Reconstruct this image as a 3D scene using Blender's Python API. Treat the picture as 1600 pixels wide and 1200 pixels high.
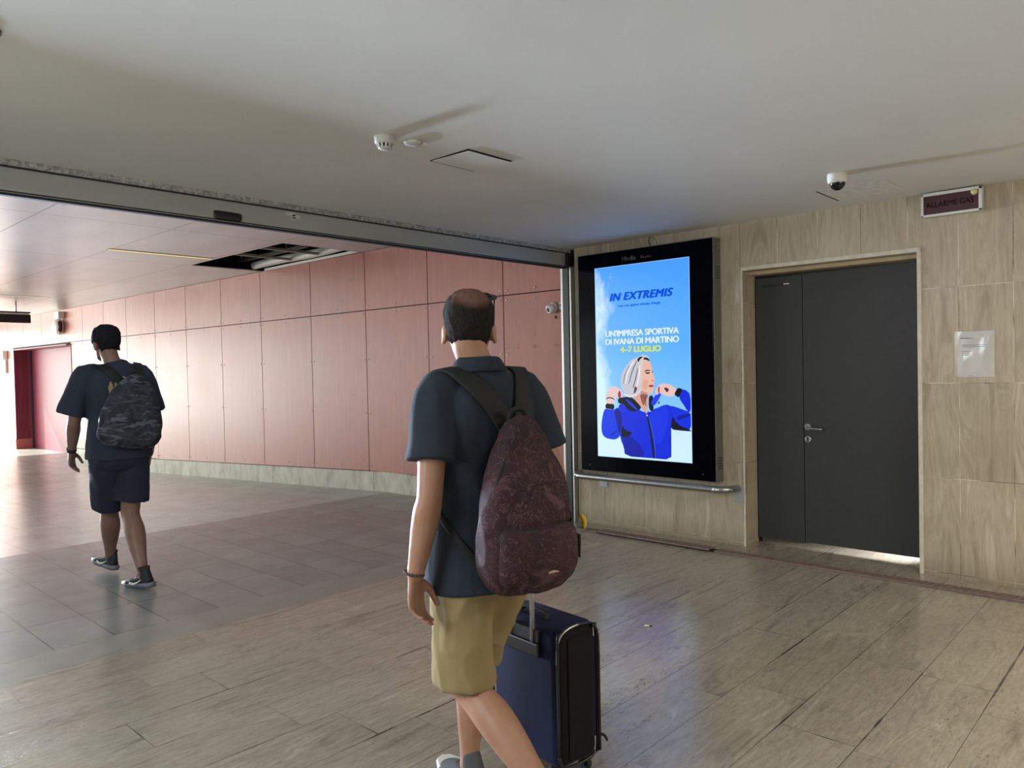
import bpy, bmesh, math, random
from mathutils import Vector, Matrix, noise
from mathutils.bvhtree import BVHTree
R = math.radians
random.seed(7)
for o in list(bpy.data.objects): bpy.data.objects.remove(o)
scene = bpy.context.scene
C = scene.collection

# ------------------------------------------------------------------ camera
EYE = 1.48
cam_d = bpy.data.cameras.new('camera'); cam = bpy.data.objects.new('camera', cam_d); C.objects.link(cam)
cam_d.sensor_width = 36; cam_d.lens = 36*1182/1600; cam_d.clip_start = .05; cam_d.clip_end = 200
cam.matrix_world = Matrix(((0.6777, 0.0299, -0.7347, 0), (-0.7351, -0.0009, -0.6780, 0), (-0.0209, 0.9996, 0.0215, EYE), (0, 0, 0, 1)))
scene.camera = cam
# ------------------------------------------------------------------ view, world, lights
vs = scene.view_settings
vs.view_transform = 'Standard'; vs.look = 'None'; vs.exposure = -0.06; vs.gamma = 1; vs.use_curve_mapping = False
w = bpy.data.worlds.new('sky'); scene.world = w; w.use_nodes = True
bg = w.node_tree.nodes['Background']; bg.inputs[0].default_value = (.75, .87, 1, 1); bg.inputs[1].default_value = 1.6

def light(name, kind, loc, energy, color, direction=None, size=(1, 1), angle=None, spread=None):
    d = bpy.data.lights.new(name, kind); d.energy = energy; d.color = color
    if kind == 'AREA':
        d.shape = 'RECTANGLE'; d.size, d.size_y = size
        if spread: d.spread = spread
    if angle is not None: d.angle = angle
    o = bpy.data.objects.new(name, d); C.objects.link(o); o.location = loc
    if direction is not None: o.rotation_euler = Vector(direction).to_track_quat('-Z', 'Y').to_euler()
    return o
light('sun', 'SUN', (0, 30, 12), 14.0, (1, .95, .88), (.38, -.80, -.62), angle=R(.6))
light('daylight_tunnel_mouth', 'AREA', (.6, 24.6, 1.25), 850, (1, 1, .91), (0, -1, 0), (9.6, 2.9))
light('daylight_side_opening', 'AREA', (-5.8, 17.5, 1.3), 380, (1, 1, .91), (1, 0, 0), (11, 2.9))
light('hall_ceiling_fill', 'AREA', (1.4, 22, .7), 200, (.66, .80, 1), (.03, -1, .085), (3.0, .8), spread=R(22))  # unseen narrow light added to brighten the hall ceiling from below
light('hall_lamp', 'AREA', (3.6, -1.6, 2.2), 100, (1, .90, .75), (.15, .15, -1), (2.2, .5))
light('left_floor_fill', 'AREA', (-1.7, 2.6, 2.25), 175, (.88, .96, 1), (.35, .0, -1), (1.2, 2.4))  # added fill without a fixture: lifts the left floor, rims the near man
light('hall_rear_fill', 'AREA', (-.5, -7.6, 1.0), 92, (.99, .98, .95), (.2, 1, .16), (8, 1.8))  # added low fill behind the camera for the ceiling; the entrance is invented
light('lamp_behind_door', 'AREA', (6.45, 1.25, .55), 26, (.95, .97, 1), (-.75, .35, -.8), (.35, .35), spread=R(90))

# ------------------------------------------------------------------ materials
def srgb(r, g, b):
    f = lambda c: (c/255/12.92 if c/255 <= .04045 else ((c/255+.055)/1.055)**2.4)
    return (f(r), f(g), f(b), 1)
class NT:
    def __init__(s, name):
        s.m = bpy.data.materials.new(name); s.m.use_nodes = True; s.t = s.m.node_tree; s.n = s.t.nodes
        s.b = s.n['Principled BSDF']
        s.pos = s.new('ShaderNodeTexCoord').outputs['Object']
    def new(s, t, **k):
        n = s.n.new(t)
        for a, v in k.items(): setattr(n, a, v)
        return n
    def put(s, i, v):
        if isinstance(v, bpy.types.NodeSocket): s.t.links.new(v, i)
        elif v is not None: i.default_value = v
    def map(s, scale=(1, 1, 1), loc=(0, 0, 0), rot=(0, 0, 0), vec=None):
        n = s.new('ShaderNodeMapping'); s.put(n.inputs[0], vec or s.pos)
        n.inputs['Scale'].default_value = scale; n.inputs['Location'].default_value = loc; n.inputs['Rotation'].default_value = rot
        return n.outputs[0]
    def noise(s, vec, scale=5, detail=4, rough=.55, dist=0, out=0):
        n = s.new('ShaderNodeTexNoise'); s.put(n.inputs['Vector'], vec)
        n.inputs['Scale'].default_value = scale; n.inputs['Detail'].default_value = detail
        n.inputs['Roughness'].default_value = rough; n.inputs['Distortion'].default_value = dist
        return n.outputs[out]
    def ramp(s, fac, stops, interp='LINEAR'):
        n = s.new('ShaderNodeValToRGB'); s.put(n.inputs[0], fac); e = n.color_ramp.elements; n.color_ramp.interpolation = interp
        while len(e) < len(stops): e.new(.5)
        for q, (p, c) in zip(e, stops): q.position = p; q.color = c if len(c) == 4 else (*c, 1)
        return n.outputs[0]
    def math(s, op, a, b=None, c=None, clamp=False):
        n = s.new('ShaderNodeMath', operation=op, use_clamp=clamp)
        for i, v in enumerate((a, b, c)):
            if v is not None: s.put(n.inputs[i], v)
        return n.outputs[0]
    def mix(s, fac, a, b, mode='MIX'):
        n = s.new('ShaderNodeMix', data_type='RGBA', blend_type=mode)
        s.put(n.inputs[0], fac); s.put(n.inputs[6], a); s.put(n.inputs[7], b); return n.outputs[2]
    def sep(s, vec=None):
        n = s.new('ShaderNodeSeparateXYZ'); s.put(n.inputs[0], vec or s.pos); return n.outputs
    def comb(s, x, y, z=0.0):
        n = s.new('ShaderNodeCombineXYZ')
        for i, v in enumerate((x, y, z)): s.put(n.inputs[i], v)
        return n.outputs[0]
    def bump(s, h, strength=.3, dist=.01):
        n = s.new('ShaderNodeBump'); s.put(n.inputs['Height'], h); n.inputs['Strength'].default_value = strength
        n.inputs['Distance'].default_value = dist; s.t.links.new(n.outputs[0], s.b.inputs['Normal'])
    def out(s, color=None, rough=.5, metal=0, spec=None, **k):
        s.put(s.b.inputs['Base Color'], color); s.put(s.b.inputs['Roughness'], rough); s.put(s.b.inputs['Metallic'], metal)
        if spec is not None: s.put(s.b.inputs['Specular IOR Level'], spec)
        for a, v in k.items(): s.put(s.b.inputs[a.replace('_', ' ')], v)
        return s.m
    # distance to the nearest line of a regular grid on one coordinate (0 at the line)
    def line(s, c, off, pitch):
        t = s.math('DIVIDE', s.math('SUBTRACT', c, off), pitch)
        return s.math('MULTIPLY', s.math('PINGPONG', t, .5), pitch)

def plain(name, col, rough=.5, metal=0, var=.12, scale=20, bump=0, spec=None, stretch=(1, 1, 1)):
    t = NT(name); n = t.noise(t.map(stretch), scale, 5)
    lo = [c*(1-var) for c in col[:3]]+[1]; hi = [min(1, c*(1+var)) for c in col[:3]]+[1]
    if bump: t.bump(n, bump, .004)
    return t.out(t.ramp(n, [(.3, lo), (.7, hi)]), rough, metal, spec)
def emis(name, col, strength=1.0):
    t = NT(name); n = t.noise(t.pos, 30, 2)
    lo = [c*.96 for c in col[:3]]+[1]
    c = t.ramp(n, [(.3, lo), (.7, col)])
    t.b.inputs['Base Color'].default_value = (0, 0, 0, 1); t.b.inputs['Specular IOR Level'].default_value = .2
    t.b.inputs['Roughness'].default_value = .3
    t.put(t.b.inputs['Emission Color'], c); t.b.inputs['Emission Strength'].default_value = strength
    return t.m

def mat_travertine_wall():
    t = NT('travertine_wall'); x, y, z = t.sep()
    # panel index for per-slab tone
    iy = t.math('FLOOR', t.math('DIVIDE', t.math('SUBTRACT', y, .918), .308))
    iz = t.math('FLOOR', t.math('DIVIDE', t.math('SUBTRACT', z, .03), .643))
    wn = t.new('ShaderNodeTexWhiteNoise', noise_dimensions='3D'); t.put(wn.inputs['Vector'], t.comb(iy, iz, .5))
    off = t.math('MULTIPLY', wn.outputs[0], 9)
    v = t.comb(t.math('MULTIPLY', x, 6), t.math('ADD', t.math('MULTIPLY', y, 6), off), t.math('ADD', t.math('MULTIPLY', z, 1.0), off))
    n1 = t.noise(v, 1.2, 10, .62, .9)
    n2 = t.noise(t.map((1, 1, 1)), 2.2, 3)
    n3 = t.noise(t.comb(0.0, t.math('MULTIPLY', y, 40), t.math('MULTIPLY', z, 4)), 1.5, 5, .7)
    col = t.ramp(n1, [(.30, srgb(150, 136, 114)), (.42, srgb(176, 163, 141)), (.50, srgb(194, 182, 161)), (.57, srgb(178, 164, 141)), (.72, srgb(218, 208, 190))])
    col = t.mix(.2, col, t.ramp(n3, [(.35, srgb(150, 136, 116)), (.65, srgb(214, 204, 184))]))
    tone = t.ramp(wn.outputs[0], [(0, (.88, .87, .85)), (1, (1.0, .99, .97))])
    col = t.mix(1.0, col, tone, 'MULTIPLY')
    col = t.mix(t.ramp(n2, [(.45, (0, 0, 0)), (.75, (.35, .35, .35))]), col, srgb(140, 122, 100))
    # small pale fillings and dark pits
    pit = t.noise(t.comb(0.0, t.math('MULTIPLY', y, 22), t.math('MULTIPLY', z, 9)), 3.2, 6, .75)
    col = t.mix(t.ramp(pit, [(.68, (0, 0, 0)), (.74, (.6, .6, .6))]), col, srgb(226, 216, 196))
    # joints
    ly = t.line(y, .918, .308); lz = t.line(z, .03, .643)
    wob = t.noise(t.comb(0.0, t.math('MULTIPLY', y, 5), t.math('MULTIPLY', z, 5)), 6, 3)
    jw = t.math('MULTIPLY', wob, .0042)
    j = t.math('MAXIMUM', t.math('LESS_THAN', ly, jw), t.math('LESS_THAN', lz, jw))
    jc = t.ramp(t.noise(t.pos, 3, 2), [(.42, srgb(100, 86, 70)), (.55, srgb(225, 215, 196))])
    col = t.mix(t.math('MULTIPLY', j, .8), col, jc)
    # darker brown towards the floor, with an uneven edge
    g = t.ramp(t.math('ADD', z, t.math('MULTIPLY', n2, .25)), [(.10, (.5, .5, .5)), (.30, (0, 0, 0))])
    col = t.mix(g, col, srgb(104, 92, 76))
    t.bump(t.math('SUBTRACT', n1, t.math('MULTIPLY', j, 1.0)), .35, .004)
    return t.out(col, .42, 0, .4)

def mat_travertine_floor():
    t = NT('travertine_floor'); x, y, z = t.sep()
    row = t.math('FLOOR', t.math('DIVIDE', t.math('SUBTRACT', y, 4.28), .2985))
    wn = t.new('ShaderNodeTexWhiteNoise', noise_dimensions='1D'); t.put(wn.inputs['W'], row)
    xs = t.math('ADD', x, t.math('MULTIPLY', wn.outputs[0], 5.3))
    ix = t.math('FLOOR', t.math('DIVIDE', xs, .92))
    w2 = t.new('ShaderNodeTexWhiteNoise', noise_dimensions='3D'); t.put(w2.inputs['Vector'], t.comb(ix, row, .3))
    off = t.math('MULTIPLY', w2.outputs[0], 13)
    v = t.comb(t.math('ADD', t.math('MULTIPLY', x, 1.3), off), t.math('ADD', t.math('MULTIPLY', y, 8), off), 0.0)
    n1 = t.noise(v, 1.3, 10, .64, 1.1)
    n2 = t.noise(t.comb(t.math('MULTIPLY', x, 9), t.math('MULTIPLY', y, 34), off), 1.6, 6, .75, .4)
    n3 = t.noise(t.pos, .9, 3)
    col = t.ramp(n1, [(.28, srgb(118, 108, 94)), (.40, srgb(154, 145, 130)), (.50, srgb(176, 167, 151)), (.56, srgb(160, 150, 134)), (.72, srgb(204, 195, 178))])
    col = t.mix(.28, col, t.ramp(n2, [(.35, srgb(106, 97, 86)), (.65, srgb(196, 186, 168))]))
    col = t.mix(1.0, col, t.ramp(w2.outputs[0], [(0, (.88, .87, .86)), (1, (1.0, 1.0, 1.0))]), 'MULTIPLY')
    col = t.mix(t.ramp(n3, [(.4, (0, 0, 0)), (.7, (.25, .25, .25))]), col, srgb(110, 100, 88))
    # open pores gathered in bands
    band = t.ramp(t.noise(t.comb(t.math('ADD', t.math('MULTIPLY', x, .9), off), t.math('MULTIPLY', y, 6), 0.0), 1.6, 2), [(.50, (0, 0, 0)), (.62, (1, 1, 1))])
    pore = t.ramp(t.noise(t.comb(t.math('MULTIPLY', x, 24), t.math('MULTIPLY', y, 60), off), 2.2, 3, .6), [(.57, (0, 0, 0)), (.63, (1, 1, 1))])
    pm = t.math('MULTIPLY', band, pore)
    col = t.mix(t.math('MULTIPLY', pm, .7), col, srgb(58, 52, 46))
    ly = t.line(y, 4.28, .2985); lx = t.line(xs, 0.0, .92)
    wob = t.noise(t.pos, 2.2, 4)
    jw = t.ramp(wob, [(.44, (.0011,)*3), (.57, (.0020,)*3), (.66, (.0056,)*3)])
    j = t.math('MAXIMUM', t.math('LESS_THAN', ly, jw), t.math('LESS_THAN', lx, t.math('MULTIPLY', jw, .55)))
    col = t.mix(t.math('MULTIPLY', j, .85), col, srgb(40, 36, 32))
    h = t.math('SUBTRACT', t.math('MULTIPLY', n2, .3), t.math('ADD', pm, j))
    t.bump(h, .28, .003)
    rough = t.math('ADD', .14, t.math('MULTIPLY', t.math('ADD', n2, pm), .14))
    return t.out(col, rough, 0, .9)

def mat_tiles(name, tint):
    t = NT(name); x, y, z = t.sep()
    row = t.math('FLOOR', t.math('DIVIDE', t.math('SUBTRACT', y, 4.604), .5465))
    ix = t.math('FLOOR', t.math('DIVIDE', t.math('SUBTRACT', x, 1.29), .3085))
    w2 = t.new('ShaderNodeTexWhiteNoise', noise_dimensions='3D'); t.put(w2.inputs['Vector'], t.comb(ix, row, .3))
    n1 = t.noise(t.map((1, 1, 1)), 3, 7, .6)
    n2 = t.noise(t.map((1, 1, 1)), 60, 3, .6)
    col = t.ramp(n1, [(.3, [c*.85 for c in tint[:3]]), (.7, [c*1.15 for c in tint[:3]])])
    col = t.mix(1.0, col, t.ramp(w2.outputs[0], [(0, (.9, .9, .9)), (1, (1.06, 1.06, 1.06))]), 'MULTIPLY')
    ly = t.line(y, 4.604, .5465); lx = t.line(x, 1.29, .3085)
    j = t.math('MAXIMUM', t.math('LESS_THAN', ly, .0042), t.math('LESS_THAN', lx, .0036))
    jn = t.ramp(t.noise(t.pos, 1.1, 2), [(.4, srgb(52, 48, 48)), (.7, srgb(76, 72, 72))])
    col = t.mix(t.math('MULTIPLY', j, .8), col, jn)
    return t.out(col, t.math('ADD', .25, t.math('MULTIPLY', n1, .03)), 0, .6)

def mat_red_panel():
    t = NT('red_panel'); x, y, z = t.sep()
    n1 = t.noise(t.map((1, 1, 1)), 1.3, 6, .6)
    st = t.noise(t.comb(0.0, t.math('MULTIPLY', y, 8), t.math('MULTIPLY', z, .8)), 1.6, 6, .65)
    sc = t.noise(t.map((1, 1, 1)), 9, 9, .72, .6)
    col = t.ramp(n1, [(.3, srgb(156, 83, 68)), (.7, srgb(174, 100, 82))])
    col = t.mix(t.ramp(st, [(.48, (0, 0, 0)), (.75, (.28, .28, .28))]), col, srgb(196, 134, 114))
    col = t.mix(t.ramp(sc, [(.60, (0, 0, 0)), (.72, (.4, .4, .4))]), col, srgb(112, 52, 46))
    t.bump(sc, .08, .002)
    return t.out(col, t.math('ADD', .33, t.math('MULTIPLY', n1, .12)), 0, .6)

def mat_perforated():
    t = NT('perforated_steel')
    v = t.new('ShaderNodeTexVoronoi'); t.put(v.inputs['Vector'], t.pos); v.inputs['Scale'].default_value = 190; v.inputs['Randomness'].default_value = .35
    hole = t.math('LESS_THAN', v.outputs['Distance'], .42)
    n = t.noise(t.pos, 30, 6, .7)
    col = t.mix(hole, t.ramp(n, [(.35, srgb(120, 120, 118)), (.65, srgb(205, 205, 200))]), srgb(28, 28, 30))
    return t.out(col, .5, t.math('MULTIPLY', t.math('SUBTRACT', 1.0, hole), .5))

def mat_marble_cloth(name, base, vein, dark, scale=14):
    t = NT(name)
    d = t.noise(t.pos, 6, 3, out=1)
    vec = t.mix(.16, t.pos, d)
    a = t.noise(vec, scale, 4, .6, 1.5)
    ridge = t.math('ABSOLUTE', t.math('SUBTRACT', a, .5))
    b = t.noise(t.map((1, 1, 1), (3, 1, 2)), 9, 3)
    col = t.ramp(b, [(.35, dark), (.65, base)])
    col = t.mix(t.ramp(ridge, [(0, (.6, .6, .6)), (.018, (.0, .0, .0))]), col, vein)
    c2 = t.noise(vec, scale*.6, 2)
    col = t.mix(t.ramp(c2, [(.60, (0, 0, 0)), (.68, (.35, .35, .35))]), col, vein)
    t.bump(t.noise(t.pos, 26, 4), .4, .006)
    return t.out(col, .75, 0, .3)

def mat_camo():
    t = NT('camouflage_cloth')
    vec = t.mix(.12, t.pos, t.noise(t.pos, 5, 3, out=1))
    s_ = t.noise(t.map((6, 6, 26), vec=vec), 1.6, 3, .5, .6)
    b = t.noise(vec, 9, 2)
    col = t.ramp(b, [(.40, srgb(34, 36, 44)), (.5, srgb(50, 53, 62)), (.62, srgb(26, 28, 34))], 'LINEAR')
    col = t.mix(t.ramp(s_, [(.56, (0, 0, 0)), (.60, (.7, .7, .7))]), col, srgb(92, 96, 106))
    return t.out(col, .7, 0, .3)

def mat_cloth(name, col, var=.1, rough=.85, fold=.5):
    t = NT(name)
    f = t.noise(t.map((1, 1, .45)), 7, 3, .5, .8)
    n = t.noise(t.pos, 180, 2)
    lo = [c*(1-var) for c in col[:3]]+[1]; hi = [c*(1+var) for c in col[:3]]+[1]
    t.bump(t.math('ADD', t.math('MULTIPLY', f, fold), t.math('MULTIPLY', n, .05)), .5, .02)
    t.b.inputs['Sheen Weight'].default_value = .02
    return t.out(t.ramp(t.noise(t.pos, 12, 4), [(.3, lo), (.7, hi)]), rough, 0, .25)

def mat_skin(name, col):
    t = NT(name); n = t.noise(t.pos, 14, 4)
    lo = [col[0]*.88, col[1]*.80, col[2]*.78, 1]
    t.b.inputs['Subsurface Weight'].default_value = .08
    t.b.inputs['Subsurface Radius'].default_value = (.012, .005, .003)
    t.bump(t.noise(t.pos, 220, 2), .08, .002)
    return t.out(t.ramp(n, [(.35, lo), (.65, col)]), .5, 0, .35)

M = {}
M['trav'] = mat_travertine_wall(); M['floor'] = mat_travertine_floor()
M['tile'] = mat_tiles('floor_tile', srgb(136, 138, 134)); M['tile_lit'] = mat_tiles('ramp_tile_lit', srgb(162, 165, 158))  # ramp copy is lighter: the light it faces is put into its colour
M['strip'] = plain('stone_strip', srgb(142, 139, 131), .3, 0, .12, 6, .1, .5)
M['red'] = mat_red_panel()
M['seam'] = plain('seam_shadow_gap', srgb(58, 26, 26), .8)
M['rivet'] = plain('steel_rivet', srgb(190, 170, 165), .3, .9)
def mat_plaster():
    t = NT('painted_plaster'); n = t.noise(t.pos, .7, 4); n2 = t.noise(t.pos, 40, 3)
    t.bump(n, .15, .05)
    return t.out(t.ramp(n, [(.3, srgb(214, 213, 207)), (.7, srgb(224, 223, 217))]), .62, 0, .35)
M['plaster'] = mat_plaster()
def mat_conc():
    t = NT('concrete_plinth'); x, y, z = t.sep()
    n = t.noise(t.comb(x, t.math('MULTIPLY', y, 2), t.math('MULTIPLY', z, 1)), 3, 7, .65)
    j = t.math('LESS_THAN', t.line(y, 7.62, 2.34), .004)
    col = t.ramp(n, [(.3, srgb(150, 146, 130)), (.5, srgb(192, 188, 172)), (.75, srgb(214, 210, 196))])
    return t.out(t.mix(j, col, srgb(60, 58, 54)), .5, 0, .5)
M['plinth'] = mat_conc()
def mat_tceil():
    t = NT('ceiling_sheet'); x, y, z = t.sep()
    n = t.noise(t.map((1, .3, 1)), 2, 4)
    j = t.math('MAXIMUM', t.math('LESS_THAN', t.line(y, 7.735, 2.47), .006), t.math('LESS_THAN', t.line(x, 2.15, 1.2), .006))
    col = t.ramp(n, [(.3, srgb(176, 172, 170)), (.7, srgb(196, 192, 190))])
    v = t.math('MULTIPLY', t.math('LESS_THAN', t.line(x, 2.21, .6), .008), t.math('LESS_THAN', t.line(y, 7.82, .6), .008))
    return t.out(t.mix(t.math('MAXIMUM', j, v), col, srgb(86, 80, 80)), .30, .25, .6)
M['tceil'] = mat_tceil()
M['dark'] = plain('void_black', srgb(30, 30, 30), .9)
M['steel'] = plain('brushed_steel', srgb(170, 170, 170), .32, .9, .08, 12, 0, None, (1, 1, 30))
M['alu'] = plain('dull_aluminium', srgb(160, 162, 158), .42, .35, .1, 4, 0, None, (.3, 1, 1))
M['perf'] = mat_perforated()
M['black'] = plain('black_plastic', srgb(18, 18, 20), .35)
M['rubber'] = plain('black_rubber', srgb(24, 24, 26), .7)
M['glass'] = plain('black_glass', srgb(4, 5, 12), .12, 0, .05, 4, 0, .04)
M['case'] = plain('grey_casing', srgb(112, 110, 104), .5, .3)
M['white'] = plain('white_plastic', srgb(222, 220, 212), .45, 0, .04)
M['offw'] = plain('offwhite_plastic', srgb(196, 196, 188), .5, 0, .05)
M['door'] = plain('charcoal_door_paint', srgb(57, 59, 58), .42, 0, .05, 8, .04, .35)
M['maroon'] = plain('maroon_door_paint', srgb(122, 44, 62), .5, 0, .06, 3)
M['reveal'] = plain('stone_reveal', srgb(176, 158, 128), .5, 0, .12, 8, .2)
M['grate'] = plain('rusty_iron', srgb(128, 110, 102), .6, .15, .2, 40, .2)
M['lampY'] = emis('yellow_lamp_glow', srgb(250, 226, 130), 1.0)
M['lampW'] = emis('white_lamp_glow', srgb(255, 250, 225), 1.2)
M['paper'] = plain('paper', srgb(214, 212, 208), .6, 0, .02)
M['ink'] = plain('grey_ink', srgb(120, 122, 120), .7)
M['maskred'] = plain('dark_red_lens', srgb(64, 12, 26), .25, 0, .1, 6)
M['sleeve'] = plain('clear_plastic_sleeve', srgb(205, 203, 200), .15, 0, .03)

# ------------------------------------------------------------------ mesh helpers
class MB:
    def __init__(s): s.bm = bmesh.new(); s.mats = []
    def mi(s, m):
        if m not in s.mats: s.mats.append(m)
        return s.mats.index(m)
    def face(s, pts, m=None, smooth=False):
        f = s.bm.faces.new([s.bm.verts.new(p) for p in pts])
        if m: f.material_index = s.mi(m)
        f.smooth = smooth
        return f
    def box(s, x0, x1, y0, y1, z0, z1, m=None, M4=None, bev=0):
        r = bmesh.ops.create_cube(s.bm, size=1)
        T = Matrix.Translation(((x0+x1)/2, (y0+y1)/2, (z0+z1)/2)) @ Matrix.Diagonal((abs(x1-x0), abs(y1-y0), abs(z1-z0), 1))
        if M4 is not None: T = M4 @ T
        bmesh.ops.transform(s.bm, matrix=T, verts=r['verts'])
        fs = set(f for v in r['verts'] for f in v.link_faces)
        i = s.mi(m) if m else 0
        for f in fs: f.material_index = i
        if bev:
            es = list(set(e for v in r['verts'] for e in v.link_edges))
            q = bmesh.ops.bevel(s.bm, geom=es, offset=bev, segments=2, profile=.6, affect='EDGES', clamp_overlap=True)
            for f in q['faces']: f.material_index = i
        return s
    def cyl(s, a, b, r0, r1=None, m=None, n=20, cap=True, smooth=True):
        a, b = Vector(a), Vector(b); r1 = r0 if r1 is None else r1
        q = (b-a).to_track_quat('Z', 'Y').to_matrix()
        rings = []
        for c, r in ((a, r0), (b, r1)):
            rings.append([s.bm.verts.new(c + q @ Vector((r*math.cos(2*math.pi*k/n), r*math.sin(2*math.pi*k/n), 0))) for k in range(n)])
        i = s.mi(m) if m else 0
        for k in range(n):
            f = s.bm.faces.new((rings[0][k], rings[0][(k+1) % n], rings[1][(k+1) % n], rings[1][k])); f.material_index = i; f.smooth = smooth
        if cap:
            f = s.bm.faces.new(rings[0][::-1]); f.material_index = i
            f = s.bm.faces.new(rings[1]); f.material_index = i
        return s
    def ell(s, c, r, m=None, rot=None, u=20, v=12):
        q = bmesh.ops.create_uvsphere(s.bm, u_segments=u, v_segments=v, radius=1)
        T = Matrix.Translation(c) @ (rot.to_4x4() if rot is not None else Matrix()) @ Matrix.Diagonal((*r, 1))
        bmesh.ops.transform(s.bm, matrix=T, verts=q['verts'])
        i = s.mi(m) if m else 0
        for f in set(f for w_ in q['verts'] for f in w_.link_faces): f.material_index = i; f.smooth = True
        return s
    def lathe(s, c, prof, axis=(0, 0, 1), m=None, n=32):
        c = Vector(c); q = Vector(axis).to_track_quat('Z', 'Y').to_matrix(); rings = []
        for r, h in prof:
            rings.append([s.bm.verts.new(c + q @ Vector((max(r, 1e-4)*math.cos(2*math.pi*k/n), max(r, 1e-4)*math.sin(2*math.pi*k/n), h))) for k in range(n)])
        i = s.mi(m) if m else 0
        for a, b in zip(rings, rings[1:]):
            for k in range(n):
                f = s.bm.faces.new((a[k], a[(k+1) % n], b[(k+1) % n], b[k])); f.material_index = i; f.smooth = True
        for rg, rev in ((rings[0], True), (rings[-1], False)):
            f = s.bm.faces.new(rg[::-1] if rev else rg); f.material_index = i
        return s
    # closed tube through points, radius (number or (a,b)) at each; 'side' fixes the direction of a
    def tube(s, pts, rad, m=None, n=16, side=None, sub=4, power=2.0, smooth=True):
        P, Q = catmull(pts, rad, sub)
        i = s.mi(m) if m else 0
        rings = []; prev = None
        for k, p in enumerate(P):
            t = (P[min(k+1, len(P)-1)] - P[max(k-1, 0)])
            if t.length < 1e-9: t = Vector((0, 0, 1))
            t.normalize()
            ref = Vector(side) if side is not None else (prev if prev is not None else (Vector((1, 0, 0)) if abs(t.x) < .8 else Vector((0, 1, 0))))
            u = ref - t*ref.dot(t)
            if u.length < 1e-6: u = t.orthogonal()
            u.normalize(); prev = u; v = t.cross(u)
            a, b = Q[k]
            rg = []
            for j in range(n):
                th = 2*math.pi*j/n; cs, sn = math.cos(th), math.sin(th)
                e = 2/power
                rg.append(s.bm.verts.new(p + u*a*math.copysign(abs(cs)**e, cs) + v*b*math.copysign(abs(sn)**e, sn)))
            rings.append(rg)
        for a_, b_ in zip(rings, rings[1:]):
            for j in range(n):
                f = s.bm.faces.new((a_[j], a_[(j+1) % n], b_[(j+1) % n], b_[j])); f.material_index = i; f.smooth = smooth
        for rg, rev in ((rings[0], True), (rings[-1], False)):
            f = s.bm.faces.new(rg[::-1] if rev else rg); f.material_index = i; f.smooth = False
        return s
    def build(s, name, m=None, parent=None, recalc=True):
        if recalc: bmesh.ops.recalc_face_normals(s.bm, faces=s.bm.faces)
        me = bpy.data.meshes.new(name); s.bm.to_mesh(me); s.bm.free()
        ms = s.mats or ([m] if m else [])
        for q in ms: me.materials.append(q)
        o = bpy.data.objects.new(name, me); C.objects.link(o)
        if parent: o.parent = parent
        return o
def catmull(pts, rad, sub):
    P = [Vector(p) for p in pts]; Q = [(r if isinstance(r, (tuple, list)) else (r, r)) for r in rad]
    if sub <= 1 or len(P) < 3: return P, Q
    oP, oQ = [], []
    for i in range(len(P)-1):
        p0, p1, p2, p3 = P[max(i-1, 0)], P[i], P[i+1], P[min(i+2, len(P)-1)]
        q0, q1, q2, q3 = Q[max(i-1, 0)], Q[i], Q[i+1], Q[min(i+2, len(P)-1)]
        for k in range(sub):
            t = k/sub
            f = lambda a, b, c, d: .5*((2*b) + (c-a)*t + (2*a-5*b+4*c-d)*t*t + (3*b-a-3*c+d)*t**3)
            oP.append(Vector([f(p0[j], p1[j], p2[j], p3[j]) for j in range(3)]))
            oQ.append(tuple(max(1e-4, f(q0[j], q1[j], q2[j], q3[j])) for j in range(2)))
    oP.append(P[-1]); oQ.append(Q[-1])
    return oP, oQ
def remesh(mb, name, voxel, m, parent=None, smooth=3, fn=None):
    """fuse everything in mb into one continuous surface"""
    bmesh.ops.recalc_face_normals(mb.bm, faces=mb.bm.faces)
    me = bpy.data.meshes.new('tmp'); mb.bm.to_mesh(me); mb.bm.free()
    t = bpy.data.objects.new('tmp', me); C.objects.link(t)
    md = t.modifiers.new('r', 'REMESH'); md.mode = 'VOXEL'; md.voxel_size = voxel; md.use_smooth_shade = True
    if smooth:
        ms = t.modifiers.new('s', 'SMOOTH'); ms.factor = .5; ms.iterations = smooth
    dg = bpy.context.evaluated_depsgraph_get(); dg.update()
    nm = bpy.data.meshes.new_from_object(t.evaluated_get(dg)); bpy.data.objects.remove(t)
    nm.name = name; nm.materials.clear(); nm.materials.append(m)
    for p in nm.polygons: p.use_smooth = True
    if fn:
        nm.update(); nr = [v.normal.copy() for v in nm.vertices]
        for v, n_ in zip(nm.vertices, nr): v.co = fn(v.co.copy(), n_)
    o = bpy.data.objects.new(name, nm); C.objects.link(o)
    if parent: o.parent = parent
    return o
def tag(o, label=None, cat=None, group=None, kind=None):
    if label: o['label'] = label
    if cat: o['category'] = cat
    if group: o['group'] = group
    if kind: o['kind'] = kind
    return o
def empty(name, loc, label, cat, group=None, rz=0):
    o = bpy.data.objects.new(name, None); C.objects.link(o); o.location = loc; o.rotation_euler = (0, 0, rz); o.empty_display_size = .1
    return tag(o, label, cat, group)
def struct(mb, name, m=None, label=None):
    o = mb.build(name, m); o['kind'] = 'structure'
    if label: o['label'] = label
    return o
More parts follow.
